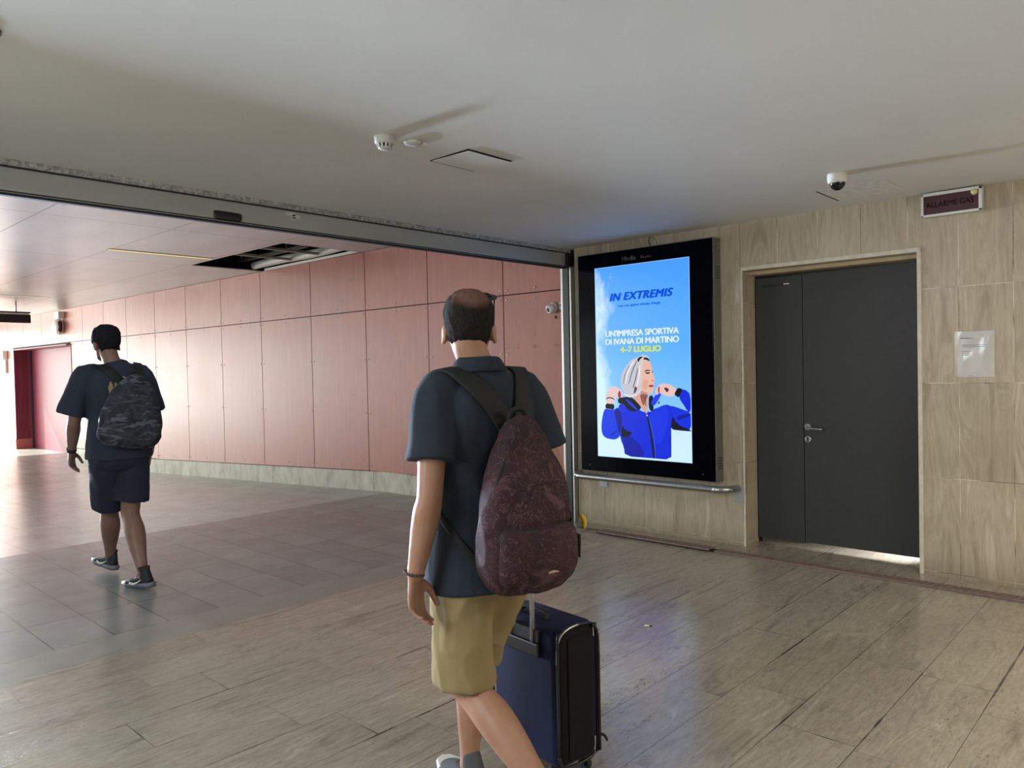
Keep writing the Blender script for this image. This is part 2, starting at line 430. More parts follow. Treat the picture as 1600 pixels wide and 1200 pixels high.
def text(s, size, m, parent, mat, name='lettering', extr=.0004, bold=0.0, shear=0.0, sx=1.0, spacing=1.0, align='CENTER'):
    c = bpy.data.curves.new('t', 'FONT'); c.body = s; c.size = size; c.extrude = extr; c.shear = shear
    c.align_x = align; c.align_y = 'CENTER'; c.space_character = spacing
    t = bpy.data.objects.new('t', c); C.objects.link(t)
    dg = bpy.context.evaluated_depsgraph_get(); dg.update()
    me = bpy.data.meshes.new_from_object(t.evaluated_get(dg)); bpy.data.objects.remove(t)
    bm = bmesh.new()
    for k in ((-1, 0), (1, 0), (0, -.5), (0, .5), (0, 0)) if bold else ((0, 0),):   # thick strokes
        n0 = len(bm.verts); bm.from_mesh(me); bm.verts.ensure_lookup_table()
        bmesh.ops.translate(bm, vec=Vector((k[0]*bold, k[1]*bold, 0)), verts=bm.verts[n0:])
    bm.to_mesh(me); bm.free()
    me.materials.clear(); me.materials.append(mat)
    me.transform(m @ Matrix.Diagonal((sx, 1, 1, 1)))
    o = bpy.data.objects.new(name, me); C.objects.link(o); o.parent = parent
    return o
def facing_minus_x(x, y, z, tilt=0):   # text plane on a surface that faces -X
    return Matrix(((0, 0, -1, x), (-1, 0, 0, y), (0, 1, 0, z), (0, 0, 0, 1))) @ Matrix.Rotation(tilt, 4, 'Z')

XW = 5.72           # travertine wall face
ZC = 2.60           # hall ceiling
ZT = 2.957          # tunnel ceiling
def zf(y):          # tunnel floor height
    return 0 if y < 7.34 else (-.041*(y-7.34) if y < 14 else -.273-.003*(y-14))
def xr(y):          # red wall face
    return 5.745-.012*(y-4.5) if y < 9 else 5.69-.0175*(y-9)

# ------------------------------------------------------------------ setting: floor
b = MB()
def strip(y0, y1, m, x0=-9, x1=9):
    b.face([(x0, y0, zf(y0)), (x1, y0, zf(y0)), (x1, y1, zf(y1)), (x0, y1, zf(y1))], m)
strip(-9, 4.28, M['floor']); strip(4.28, 4.604, M['strip']); strip(4.604, 7.34, M['tile'])
strip(7.34, 14, M['tile_lit']); strip(14, 24, M['tile_lit']); strip(24, 60, M['tile_lit'])
struct(b, 'floor')
# setting: travertine wall (solid blocks around the door opening)
DY0, DY1, DZ = 1.477, 2.746, 2.215
b = MB()
b.box(XW, XW+.5, -8, DY0, 0, ZC+.4); b.box(XW, XW+.5, DY1, 4.44, 0, ZC+.4); b.box(XW, XW+.5, DY0, DY1, DZ, ZC+.4)
struct(b, 'wall_right', M['trav'])
b = MB(); b.box(XW-.004, XW, -8, DY0-.0, 0, .04); b.box(XW-.004, XW, DY1, 4.44, 0, .04)
struct(b, 'baseboard_right', M['trav'])
# pale stone edging round the door opening
b = MB()
b.box(XW-.006, XW+.19, DY0-.028, DY0-.001, 0, DZ+.03, bev=.003); b.box(XW-.006, XW+.19, DY1+.001, DY1+.016, 0, DZ+.03, bev=.003)
b.box(XW-.006, XW+.10, DY0-.028, DY1+.016, DZ+.0005, DZ+.03, bev=.003)
struct(b, 'trim_1', plain('pale_stone_edge', srgb(206, 198, 180), .5, 0, .12, 20, .2))
b = MB(); b.box(XW+.10, XW+.22, DY0, DY1, DZ-.03, DZ-.0005, bev=.003)
struct(b, 'trim_2', M['reveal'])
# grey double door
DX = 5.93
d1 = bpy.data.objects.new('door_1', None); C.objects.link(d1); d1.location = (DX, 2.1, 0); d1['kind'] = 'structure'; d1['label'] = 'charcoal grey steel double door in the travertine wall'
def dl(mb, name, m, parent=d1):
    bmesh.ops.translate(mb.bm, vec=Vector((-DX, -2.1, 0)), verts=mb.bm.verts); return mb.build(name, m, parent)
SP = 2.352
b = MB(); b.box(DX, DX+.045, SP+.003, 2.735, .045, 2.165, bev=.002); dl(b, 'door_leaf', M['door'])
b = MB(); b.box(DX-.002, DX+.045, 1.50, SP-.003, .055, 2.168, bev=.002); dl(b, 'door_leaf', M['door'])
b = MB(); b.box(DX+.02, DX+.07, 2.735, 2.746, 0, 2.185); b.box(DX+.02, DX+.07, 1.477, 1.50, 0, 2.185); b.box(DX+.02, DX+.07, 1.477, 2.746, 2.17, 2.185)
dl(b, 'door_frame', M['black'])
b = MB()
HY, HZ = 2.318, .968
b.cyl((DX-.002, HY, HZ), (DX-.012, HY, HZ), .026, m=M['steel'], n=28)
b.tube([(DX-.01, HY, HZ-.004), (DX-.045, HY, HZ-.004), (DX-.055, HY-.02, HZ-.006), (DX-.055, HY-.07, HZ-.009), (DX-.052, HY-.125, HZ-.012)], [.009, .009, .009, .009, .008], m=M['steel'], n=14)
hd = dl(b, 'door_handle', M['steel'])
b = MB(); b.lathe((DX-.002, HY, HZ-.098), [(.026, 0), (.026, .006), (.022, .009), (.018, .009)], (-1, 0, 0), M['steel'])
b.cyl((DX-.010, HY, HZ-.090), (DX-.0125, HY, HZ-.090), .0085, m=M['black'], n=18); b.box(DX-.0125, DX-.010, HY-.005, HY+.005, HZ-.114, HZ-.09, M['black'])
dl(b, 'keyhole_rosette', M['steel'])
b = MB(); b.box(DX-.002, DX, 2.455, 2.50, 2.098, 2.108, M['white']); b.box(DX-.002, DX, 2.51, 2.525, 2.09, 2.113, M['black']); b.box(DX-.002, DX, 2.53, 2.545, 2.09, 2.113, M['black']); b.box(DX-.0015, DX, 2.56, 2.68, 2.085, 2.11, plain('old_label', srgb(30, 32, 44), .5))
dl(b, 'door_label', M['black'])
# room behind the door gap
b = MB(); b.box(XW+.5, 8, .6, .7, 0, 2.6); b.box(XW+.5, 8, 3.4, 3.5, 0, 2.6); b.box(8, 8.1, .6, 3.5, 0, 2.6); b.box(XW+.5, 8, .6, 3.5, 2.6, 2.7)
struct(b, 'wall_back_room', M['plaster'])

# hall ceiling, tunnel ceiling with the open panel
b = MB(); b.box(-9, XW+.5, -9, 4.50, ZC, ZC+.35); struct(b, 'ceiling', M['plaster'])
HX0, HX1, HY0, HY1 = 4.62, 5.69, 7.78, 10.14
b = MB()
TX1 = 6.3
for x0, x1, y0, y1 in ((-7, HX0, 4.50, 24), (HX1, TX1, 4.50, 24), (HX0, HX1, 4.50, HY0), (HX0, HX1, HY1, 24)):
    b.box(x0, x1, y0, y1, ZT, ZT+.012, M['tceil'])
# void above
b.box(HX0-.6, TX1, HY0-.6, HY1+.6, ZT+.75, ZT+.78, M['dark'])
for x0, x1, y0, y1 in ((HX0-.62, HX0-.6, HY0-.6, HY1+.6), (TX1, TX1+.02, HY0-.6, HY1+.6), (HX0-.6, TX1, HY0-.62, HY0-.6), (HX0-.6, TX1, HY1+.6, HY1+.62)):
    b.box(x0, x1, y0, y1, ZT+.012, ZT+.78, M['dark'])
struct(b, 'ceiling_tunnel')
# outer shell
b = MB(); b.box(-9, -8.8, -9, 4.5, 0, ZC); struct(b, 'wall_left', M['trav'])
b = MB(); b.box(-9, 6, -9.2, -9, 0, ZC); struct(b, 'wall_back', M['trav'])
b = MB(); b.box(-7.2, -7, 4.6, 11, -.3, ZT); struct(b, 'wall_tunnel_left', M['red'])

# red panelled wall
YS = [4.52, 5.39, 6.56, 7.72, 8.92, 10.20, 11.38, 12.58, 13.78, 15.02, 16.12, 17.25, 18.50, 19.82, 21.12, 22.36, 24.0]
RD0, RD1 = 17.96, 21.95          # recessed red door
ZS = 2.23
b = MB()
def quadbox(y0, y1, z00, z01, z1, d0, d1, m):   # panel following the wall line; z00/z01 bottom heights at the two ends
    for s_ in (0,):
        p = [(xr(y0)+d0, y0), (xr(y1)+d0, y1), (xr(y1)+d1, y1), (xr(y0)+d1, y0)]
        lo = [(p[0][0], p[0][1], z00), (p[1][0], p[1][1], z01), (p[2][0], p[2][1], z01), (p[3][0], p[3][1], z00)]
        hi = [(q[0], q[1], z1) for q in p]
        L = [b.bm.verts.new(v) for v in lo]; H_ = [b.bm.verts.new(v) for v in hi]; i = b.mi(m)
        for f in ((L[3], L[2], L[1], L[0]), tuple(H_), (L[0], L[1], H_[1], H_[0]), (L[1], L[2], H_[2], H_[1]), (L[2], L[3], H_[3], H_[2]), (L[3], L[0], H_[0], H_[3])):
            b.bm.faces.new(f).material_index = i
def rivet(y, z, s=.011):
    b.lathe((xr(y), y, z), [(s, -.001), (s*.9, .004), (s*.4, .0065)], (-1, 0, 0), M['rivet'], 8)
g = .006
def seg(y0, y1, z0f, z1):
    quadbox(y0+g, y1-g, z0f(y0), z0f(y1), z1, 0, .02, M['red'])
bot = lambda y: zf(y)+.25
for y0, y1 in zip(YS, YS[1:]):
    seg(y0, y1, lambda y: ZS+g, ZT-.004)
    near = y0 < 15
    if near:
        for yy, zz in ((y0+.045, ZS+.05), (y1-.045, ZS+.05), (y0+.045, ZT-.05), (y1-.045, ZT-.05), ((y0+y1)/2, ZS+.05), ((y0+y1)/2, ZT-.05)): rivet(yy, zz)
    if y1 <= RD0 or y0 >= RD1: rng = [(y0, y1)]
    else:
        rng = []
        if y0 < RD0: rng.append((y0, RD0+g))
        if y1 > RD1: rng.append((RD1-g, y1))
    for a, c in rng:
        seg(a, c, bot, ZS-g)
    if near:
        for yy in (y0+.045, y1-.045, (y0+y1)/2):
            for zz in ((ZS-.05, 1.62, .95, bot(yy)+.06) if abs(yy-(y0+y1)/2) > .01 else (ZS-.05, bot(yy)+.06)): rivet(yy, zz)
# backing behind the seams
for y0, y1 in ((4.5, 7.34), (7.34, 14), (14, RD0)): quadbox(y0, y1, zf(y0)-.05, zf(y1)-.05, ZT, .012, .3, M['seam'])
quadbox(RD0, RD1, 2.19, 2.19, ZT, .012, .3, M['seam']); quadbox(RD1, 24, -.35, -.35, ZT, .012, .3, M['seam'])
struct(b, 'wall_tunnel_right')
b = MB()
for y0, y1 in ((4.5, 7.34), (7.34, 14), (14, RD0), (RD1, 24)):
    quadbox(y0, y1, zf(y0)-.02, zf(y1)-.02, bot(y0)-.008, -.014, .012, M['plinth'])
    # sloping top follows the ramp
bm_ = b.bm
struct(b, 'baseboard_tunnel')
for v in bpy.data.objects['baseboard_tunnel'].data.vertices:
    if v.co.z > zf(v.co.y)+.05: v.co.z = bot(v.co.y)-.008
# recessed maroon door
d2 = bpy.data.objects.new('door_2', None); C.objects.link(d2); d2.location = (5.75, 20, -.29); d2['kind'] = 'structure'; d2['label'] = 'maroon recessed doors far along the red tunnel wall'
b = MB(); xa, xb, xc = xr(RD0), xr(RD1), 5.86
zb = -.30
b.box(xc, xc+.05, RD0-.1, RD1, zb, 2.19, M['maroon'])
bmesh.ops.translate(b.bm, vec=Vector((-5.75, -20, .29)), verts=b.bm.verts); b.build('door_leaf', None, d2)
b = MB(); b.box(xb, xc, RD1, RD1+.02, zb, 2.19, M['maroon']); b.box(xb-.01, xc-.05, RD1-.012, RD1, zb, zb+.25, plain('reddish_plinth', srgb(170, 90, 88), .5))
b.box(xc-.05, xc, RD1-.03, RD1, zb+.0, 2.19, plain('dark_hinge_strip', srgb(52, 50, 62), .4)); b.box(xa-.01, xc, RD0-.02, RD0, zb, 2.19, M['maroon']); b.box(xb-.02, xc, RD0, RD1, 2.17, 2.19, M['maroon'])
bmesh.ops.translate(b.bm, vec=Vector((-5.75, -20, .29)), verts=b.bm.verts); b.build('door_frame', None, d2)

# ------------------------------------------------------------------ sliding door header and jamb post
hdr = empty('sliding_door_header', (1.5, 4.5, 2.41), 'long grey metal header of a sliding door spanning the opening below the ceiling', 'door header')
def H(mb, name, m=None):
    bmesh.ops.translate(mb.bm, vec=Vector((-1.5, -4.5, -2.41)), verts=mb.bm.verts); return mb.build(name, m, hdr)
b = MB(); b.box(-8, 5.742, 4.50, 4.585, 2.437, 2.556, bev=.004); H(b, 'housing', M['alu'])
b = MB(); b.box(-8, 5.742, 4.498, 4.58, 2.563, 2.5995); H(b, 'perforated_strip', M['perf'])
b = MB(); b.box(-8, 5.742, 4.49, 4.58, 2.556, 2.563, M['black']); b.box(-8, 5.742, 4.505, 4.54, 2.413, 2.437, M['rubber']); b.box(-8, 5.742, 4.50, 4.506, 2.426, 2.430, M['steel'])
H(b, 'track')
b = MB(); b.tube([(2.205, 4.497, 2.462), (2.22, 4.497, 2.462), (2.37, 4.497, 2.462), (2.385, 4.497, 2.462)], [(.012, .004), (.026, .006), (.026, .006), (.012, .004)], side=(0, 0, 1), sub=3, n=16); H(b, 'sensor_window', M['black'])
b = MB()
for y_, z_, w_, h_ in ((2.70, 2.533, .07, .022), (2.75, 2.52, .06, .026), (2.74, 2.505, .035, .02)): b.box(y_, y_+w_, 4.4985, 4.4995, z_-h_/2, z_+h_/2)
H(b, 'torn_sticker', plain('torn_white_tape', srgb(186, 188, 182), .6))
post = empty('jamb_post', (5.69, 4.5, 0), 'slim steel door jamb post between red wall and advertising display', 'door post')
def PO(mb, name, m):
    bmesh.ops.translate(mb.bm, vec=Vector((-5.69, -4.5, 0)), verts=mb.bm.verts); return mb.build(name, m, post)
b = MB(); b.box(5.655, 5.745, 4.47, 4.535, 0, 2.55); PO(b, 'rubber_channel', M['black'])
b = MB(); b.box(5.655, 5.69, 4.535, 4.56, 0, 2.42, bev=.003); b.box(5.665, 5.715, 4.443, 4.468, 0.0, 2.425, bev=.003); PO(b, 'steel_strip', M['steel'])

# ------------------------------------------------------------------ drain grates
def grate(name, x0, x1, y0, y1, z, lab, tilt=0):
    t_ = MB(); h = .012
    t_.box(x0, x0+.012, y0, y1, z, z+h); t_.box(x1-.012, x1, y0, y1, z, z+h)
    n = int((y1-y0)/.042)
    for k in range(n):
        y = y0+(k+.5)*(y1-y0)/n
        m4 = Matrix.Translation(((x0+x1)/2, y, z+h/2)) @ Matrix.Rotation(R(-22), 4, 'Z')
        t_.box(-(x1-x0)/2+.004, (x1-x0)/2-.004, -.010, .010, -h/2+.001, h/2-.001, None, m4)
    o = t_.build(name, M['grate']); return tag(o, lab, 'drain grate', 'floor drain grates')
grate('drain_grate', 5.395, 5.495, -2.2, 2.86, .0015, 'long rusty drain grate in the floor in front of the grey door')
grate('drain_grate', 5.385, 5.485, 2.90, 3.98, .010, 'lifted rusty drain grate section in front of the advertising display')
grate('drain_grate', 5.395, 5.495, 4.0, 4.27, .0015, 'short end piece of drain grate beside the jamb post')
b = MB(); b.box(5.392, 5.498, -2.2, 4.28, .0004, .0012); tag(b.build('drain_channel', M['dark']), 'dark drain channel below the grates along the travertine wall', 'drain')

# ------------------------------------------------------------------ advertising display
ad = empty('advertising_display', (5.66, 3.62, .515), 'tall wall-mounted advertising display with lit blue sports poster', 'display screen')
AO = Vector((-5.66, -3.62, -.515))
def A(mb, name, m=None, par=None):
    bmesh.ops.translate(mb.bm, vec=AO, verts=mb.bm.verts); return mb.build(name, m, par or ad)
FX = 5.59
b = MB(); b.box(FX+.012, XW-.002, 2.935, 4.305, .515, 2.50, M['case'], bev=.006)
for k in range(5): b.box(5.63, 5.70, 2.9335, 2.9365, 2.17+k*.022, 2.178+k*.022, M['black']); b.box(5.63, 5.70, 2.9335, 2.9365, .62+k*.022, .628+k*.022, M['black'])
b.box(5.675, 5.69, 2.93, 2.936, 2.40, 2.46, M['steel'])
A(b, 'casing')
b = MB(); b.box(FX, FX+.012, 2.942, 4.298, .522, 2.493, bev=.003); A(b, 'glass_front', M['glass'])
for yy, zz in ((3.05, .575), (4.2, .575)):
    b = MB(); b.cyl((FX, yy, zz), (FX-.002, yy, zz), .008, n=14); A(b, 'lock', M['black'])
SY0, SY1, SZ0, SZ1 = 3.150, 4.103, .662, 2.360
SXF = FX-.0015
def mat_poster():
    t = NT('poster_sky'); x, y, z = t.sep()
    gz = t.math('DIVIDE', t.math('ADD', z, .515-SZ0), SZ1-SZ0)     # 0 bottom, 1 top of the picture
    gy = t.math('DIVIDE', t.math('SUBTRACT', SY1-3.62, y), SY1-SY0)  # 0 left, 1 right
    sky = t.ramp(gz, [(0, srgb(168, 218, 250)), (.3, srgb(120, 188, 250)), (.55, srgb(84, 168, 252)), (1, srgb(64, 150, 252))])
    n = t.noise(t.map((1, 1.6, 1.1), (0, .3, .2)), 3.2, 6, .6, .4)
    m1 = t.math('MULTIPLY', t.math('SUBTRACT', .30, gy), 2.2)                 # cloud along the left edge
    m1 = t.math('MULTIPLY', m1, t.math('SUBTRACT', 1.25, gz))
    m2 = t.math('MULTIPLY', t.math('SUBTRACT', .30, gz), 2.4)                 # bank at the bottom
    mm = t.math('ADD', t.math('MAXIMUM', m1, m2), t.math('SUBTRACT', n, .5))
    col = t.mix(t.ramp(mm, [(.10, (0, 0, 0)), (.42, (.85, .85, .85))]), sky, srgb(206, 232, 252))
    t.b.inputs['Base Color'].default_value = (0, 0, 0, 1); t.b.inputs['Roughness'].default_value = .25
    t.put(t.b.inputs['Emission Color'], col); t.b.inputs['Emission Strength'].default_value = 1.15
    return t.m
b = MB(); b.face([(SXF, SY0, SZ0), (SXF, SY1, SZ0), (SXF, SY1, SZ1), (SXF, SY0, SZ1)]); scr = A(b, 'lit_screen', mat_poster())
b = MB(); e_ = .004
for q in ((SY0-e_, SY1+e_, SZ1, SZ1+e_), (SY0-e_, SY0, SZ0, SZ1), (SY1, SY1+e_, SZ0, SZ1), (SY0-e_, SY1+e_, SZ0-e_, SZ0)): b.box(SXF-.0002, SXF+.001, *q)
A(b, 'screen_edge', emis('screen_edge_glow', srgb(170, 214, 255), 1.0))
# the picture on the screen: flat shapes, a few tenths of a millimetre apart
#ART#
ART = [
((14,44,226), [(3.8739,1.1249),(3.841,1.1417),(3.798,1.1442),(3.7243,1.1098),(3.6308,1.0853),(3.575,1.0427),(3.5081,1.0881),(3.4473,1.1241),(3.3876,1.1425),(3.3486,1.1346),(3.3053,1.1099),(3.3211,1.0412),(3.3371,0.9638),(3.3535,0.8689),(3.3532,0.7745),(3.3395,0.6741),(3.5567,0.6752),(3.8131,0.6763),(3.8222,0.7568),(3.8585,0.8271),(3.8671,0.9352),(3.8815,1.0252)]),
((20,54,238), [(3.5487,1.0872),(3.4474,1.1198),(3.3877,1.1339),(3.3601,1.0401),(3.3921,0.9015),(3.4535,0.7948),(3.5034,0.8095),(3.5311,0.9479)]),
((10,28,170), [(3.8357,0.8823),(3.7402,0.8507),(3.6371,0.7672),(3.5975,0.6813),(3.8077,0.6784),(3.8222,0.7568)]),
((16,60,236), [(4.018,1.0947),(3.9735,1.0883),(3.9184,1.0859),(3.8796,1.1112),(3.8425,1.0714),(3.8277,1.0087),(3.8346,0.9365),(3.8579,0.8543),(3.8967,0.8235),(3.9407,0.8158),(4.0238,0.8283),(4.0568,0.8636),(4.0644,0.9278),(4.0537,1.0019),(4.0354,1.0667)]),
((8,24,150), [(3.9186,1.0786),(3.8798,1.1021),(3.8449,1.0623),(3.8331,1.0086),(3.8434,0.9271),(3.8686,0.8628),(3.8834,0.9346),(3.907,1.0063)]),
((8,24,150), [(3.979,0.835),(3.9394,0.8779),(3.8785,0.9076),(3.9343,0.8599)]),
((14,18,40), [(3.834,0.9635),(3.8136,0.9103),(3.7183,0.8856),(3.7827,0.8488),(3.8366,0.8417),(3.8556,0.8634)]),
((8,8,12), [(4.008,1.1425),(3.9614,1.1378),(3.9151,1.1368),(3.9184,1.0859),(3.9679,1.0903),(4.0179,1.0965)]),
((238,206,206), [(4.0103,1.1864),(3.9922,1.2506),(3.9525,1.2918),(3.9084,1.2982),(3.8598,1.2784),(3.8332,1.2561),(3.8234,1.2112),(3.8489,1.1794),(3.8636,1.2018),(3.9031,1.1877),(3.9173,1.1377),(3.9635,1.1396),(4.0057,1.1444)]),
((170,40,80), [(3.8713,1.2468),(3.8494,1.2605),(3.8418,1.2065),(3.8564,1.1838),(3.8776,1.2061)]),
((20,16,24), [(4.0048,1.1865),(3.9822,1.1977),(3.938,1.1964),(3.9142,1.1804),(3.9166,1.1731),(3.9437,1.1872),(3.9824,1.1886),(4.0028,1.1755)]),
((10,12,24), [(3.878,1.188),(3.8291,1.1976),(3.754,1.2074),(3.7121,1.1901),(3.6506,1.1334),(3.6282,1.1118),(3.6725,1.0755),(3.7567,1.0779),(3.7985,1.1173),(3.8088,1.1395),(3.8736,1.1411)]),
((36,56,230), [(3.7971,1.189),(3.7549,1.1672),(3.7029,1.128),(3.6618,1.089),(3.6828,1.0841),(3.7451,1.1273),(3.7921,1.1712)]),
((226,170,150), [(3.6902,1.2347),(3.556,1.2313),(3.5626,1.1569),(3.5709,1.0954),(3.5749,1.0515),(3.6051,1.0771),(3.6303,1.11),(3.6709,1.1552),(3.7121,1.1901)]),
((150,92,80), [(3.6485,1.235),(3.5561,1.2287),(3.5878,1.1741),(3.6043,1.1211),(3.6294,1.1558)]),
((30,20,30), [(3.5923,1.2091),(3.5851,1.2092),(3.5827,1.1215),(3.5889,1.1196)]),
((10,10,16), [(3.5543,1.2182),(3.5057,1.2143),(3.527,1.1575),(3.5357,1.1268),(3.5024,1.1231),(3.5235,1.0747),(3.5456,1.0873),(3.5582,1.122)]),
((30,60,240), [(3.5059,1.2013),(3.4773,1.2294),(3.445,1.2469),(3.4304,1.228),(3.4561,1.1846),(3.4921,1.1363),(3.5226,1.1209),(3.5351,1.1573)]),
((20,20,60), [(3.4604,1.1689),(3.4466,1.1622),(3.455,1.1413),(3.4648,1.1498)]),
((240,190,170), [(3.6222,1.5166),(3.5807,1.5332),(3.5452,1.5236),(3.5306,1.4929),(3.5193,1.4492),(3.51,1.4099),(3.5025,1.3795),(3.488,1.349),(3.4932,1.3404),(3.5034,1.3352),(3.4988,1.31),(3.5041,1.2969),(3.5035,1.2752),(3.5131,1.2491),(3.5307,1.2289),(3.5715,1.2251),(3.6277,1.2396),(3.6684,1.279),(3.6663,1.3851),(3.6438,1.473)]),
((230,172,156), [(3.6047,1.3583),(3.5537,1.3493),(3.5598,1.2969),(3.5861,1.2618),(3.6218,1.2792)]),
((206,146,132), [(3.6273,1.2616),(3.5865,1.2425),(3.5458,1.234),(3.5869,1.2232),(3.6433,1.235)]),
((60,40,44), [(3.5951,1.4284),(3.5672,1.4403),(3.5358,1.4363),(3.5339,1.4276),(3.5623,1.4297),(3.5912,1.4196)]),
((30,20,30), [(3.5914,1.4108),(3.5677,1.4175),(3.5382,1.4172),(3.5425,1.4051),(3.5731,1.4019)]),
((40,30,36), [(3.5196,1.4327),(3.5117,1.4273),(3.5089,1.4117),(3.516,1.4135)]),
((216,152,142), [(3.5251,1.3579),(3.495,1.349),(3.5033,1.3378),(3.5235,1.3405)]),
((176,70,84), [(3.5546,1.3039),(3.5291,1.3109),(3.5019,1.3056),(3.5042,1.2935),(3.5296,1.2865),(3.5528,1.2916)]),
((204,204,216), [(3.642,1.5592),(3.5954,1.5703),(3.5497,1.5551),(3.5402,1.5235),(3.5808,1.5314),(3.6019,1.4986),(3.6155,1.4374),(3.615,1.3583),(3.6269,1.2792),(3.6695,1.226),(3.7119,1.2034),(3.7649,1.1984),(3.8125,1.2176),(3.8012,1.2473),(3.8362,1.2695),(3.8433,1.3415),(3.8291,1.4043),(3.7913,1.4665),(3.7263,1.5277)]),
((226,206,200), [(3.6373,1.5345),(3.6061,1.5496),(3.5965,1.516),(3.6238,1.4375),(3.6171,1.3583),(3.6424,1.2791),(3.6693,1.2348),(3.6469,1.3144),(3.6472,1.4026),(3.6541,1.4732)]),
((130,124,140), [(3.6741,1.5177),(3.6636,1.5175),(3.718,1.421),(3.7518,1.3144),(3.7603,1.3145),(3.7283,1.43)]),
((120,100,110), [(3.667,1.4557),(3.6587,1.4538),(3.6771,1.3675),(3.7103,1.2789),(3.7208,1.2807),(3.6853,1.3764)]),
((244,244,250), [(3.7054,1.5184),(3.6929,1.5181),(3.7602,1.4215),(3.7891,1.3145),(3.7998,1.3163),(3.7728,1.4305)]),
((244,244,250), [(3.6438,1.473),(3.6334,1.4728),(3.6459,1.3673),(3.6791,1.2702),(3.6949,1.2612),(3.6583,1.3674)]),
((150,140,156), [(3.7484,1.4837),(3.7399,1.4817),(3.7926,1.404),(3.8105,1.3145),(3.8191,1.3163),(3.8033,1.4041)]),
((90,60,66), [(3.6974,1.2967),(3.6704,1.2879),(3.6794,1.2525),(3.7114,1.2256),(3.7023,1.2612)]),
((230,228,236), [(3.8283,1.2336),(3.7749,1.2251),(3.7116,1.2167),(3.6587,1.2437),(3.6269,1.2792),(3.6314,1.2615),(3.6697,1.2171),(3.7331,1.1943),(3.7967,1.207)]),
((24,16,22), [(3.6697,1.5264),(3.6421,1.554),(3.6009,1.5529),(3.6374,1.5301),(3.6535,1.504)]),
((24,16,22), [(3.6034,1.5267),(3.5958,1.5493),(3.55,1.5394),(3.5384,1.5078),(3.5707,1.5242),(3.589,1.5281)]),
((240,200,196), [(3.4902,1.2362),(3.4825,1.271),(3.4588,1.3039),(3.4287,1.3186),(3.3452,1.3143),(3.3069,1.2887),(3.2821,1.2718),(3.3034,1.2138),(3.3472,1.2099),(3.3862,1.2155),(3.4303,1.2367),(3.4551,1.2365),(3.4735,1.219)]),
((110,20,50), [(3.4027,1.2842),(3.377,1.2868),(3.3539,1.2698),(3.361,1.2543),(3.3759,1.244),(3.3951,1.2662)]),
((170,60,80), [(3.454,1.297),(3.4441,1.2953),(3.4498,1.2538),(3.4452,1.2366),(3.4601,1.2382),(3.4625,1.271)]),
((12,40,226), [(3.2623,1.1998),(3.2454,1.2381),(3.221,1.2737),(3.1928,1.2637),(3.1483,1.2288),(3.1481,1.0797),(3.1845,1.0914),(3.2139,1.1371)]),
((8,8,12), [(3.3061,1.2274),(3.2881,1.259),(3.2684,1.2862),(3.2191,1.272),(3.2454,1.2381),(3.2604,1.199)]),
((14,48,232), [(3.3486,1.1346),(3.2906,1.123),(3.224,1.1015),(3.1471,1.0831),(3.148,0.9271),(3.2271,0.9298),(3.3035,0.9437),(3.3369,0.9723),(3.3211,1.0412)]),
((12,16,40), [(3.3248,1.0497),(3.3072,1.0075),(3.255,0.9668),(3.1479,0.933),(3.148,0.9221),(3.2558,0.926),(3.3425,0.9328),(3.3366,0.9895)]),
((8,26,160), [(3.2921,1.0421),(3.2248,1.0609),(3.1473,1.073),(3.1476,1.0546),(3.2254,1.0271),(3.2734,1.0086)]),
((20,24,60), [(3.5842,1.0442),(3.5648,1.0448),(3.5392,0.9476),(3.5133,0.8177),(3.4979,0.6773),(3.5262,0.6772),(3.5387,0.8164),(3.5596,0.9468)]),
((70,110,250), [(3.5597,1.0414),(3.5557,1.0415),(3.529,0.948),(3.5032,0.8183),(3.4918,0.6777),(3.4969,0.6774),(3.5093,0.8179),(3.5351,0.9478)]),
((220,220,230), [(3.582,1.0513),(3.5677,1.0517),(3.5701,1.0359),(3.5803,1.0356)]),
]
SUB = Vector((0, 3.62, .515))
b = MB(); cache = {}
for k, (col, pts) in enumerate(ART):
    if col not in cache: cache[col] = emis('poster_tone', srgb(*col), 1.0)
    pts = [(min(max(y, SY0+.001), SY1-.001), max(z, SZ0+.001)) for y, z in pts]
    # smooth the outline
    sm = []
    n_ = len(pts)
    for i in range(n_):
        p, q = Vector(pts[i]), Vector(pts[(i+1) % n_]); sm += [p.lerp(q, .25), p.lerp(q, .75)]
    x = SXF-.0002-.00005*k
    b.face([(x, v[0], v[1]) for v in sm], cache[col])
bmesh.ops.triangulate(b.bm, faces=b.bm.faces)
for f in b.bm.faces: pass
A(b, 'pictured_woman')
WT = emis('poster_white', srgb(236, 248, 255)); YL = emis('poster_yellow', srgb(226, 236, 60)); BL = emis('poster_blue_text', srgb(10, 84, 226))
def T(s, y, z, size, mat, **k):
    tilt = k.pop('tilt', 0)
    m = Matrix.Translation(AO) @ facing_minus_x(SXF-.004, y, z, tilt)
    return text(s, size, m, ad, mat, **k)
T('IN EXTREMIS', 3.632, 2.085, .094, BL, bold=.0058, shear=.28, sx=1.12, spacing=1.06)
T('I am run against climate change', 3.640, 2.008, .032, BL, bold=.0008, sx=1.08)
T("UN'IMPRESA SPORTIVA", 3.625, 1.762, .074, WT, bold=.0028, sx=1.03, spacing=.95)
T('DI IVANA DI MARTINO', 3.625, 1.690, .074, WT, bold=.0028, sx=1.03, spacing=.95)
T('4\u20137 LUGLIO', 3.630, 1.618, .070, YL, bold=.0036, sx=1.12, spacing=1.0)
T('Media', 3.735, 2.415, .058, plain('grey_print', srgb(150, 150, 158), .5), bold=.0010, sx=1.0, spacing=1.05)
b = MB()
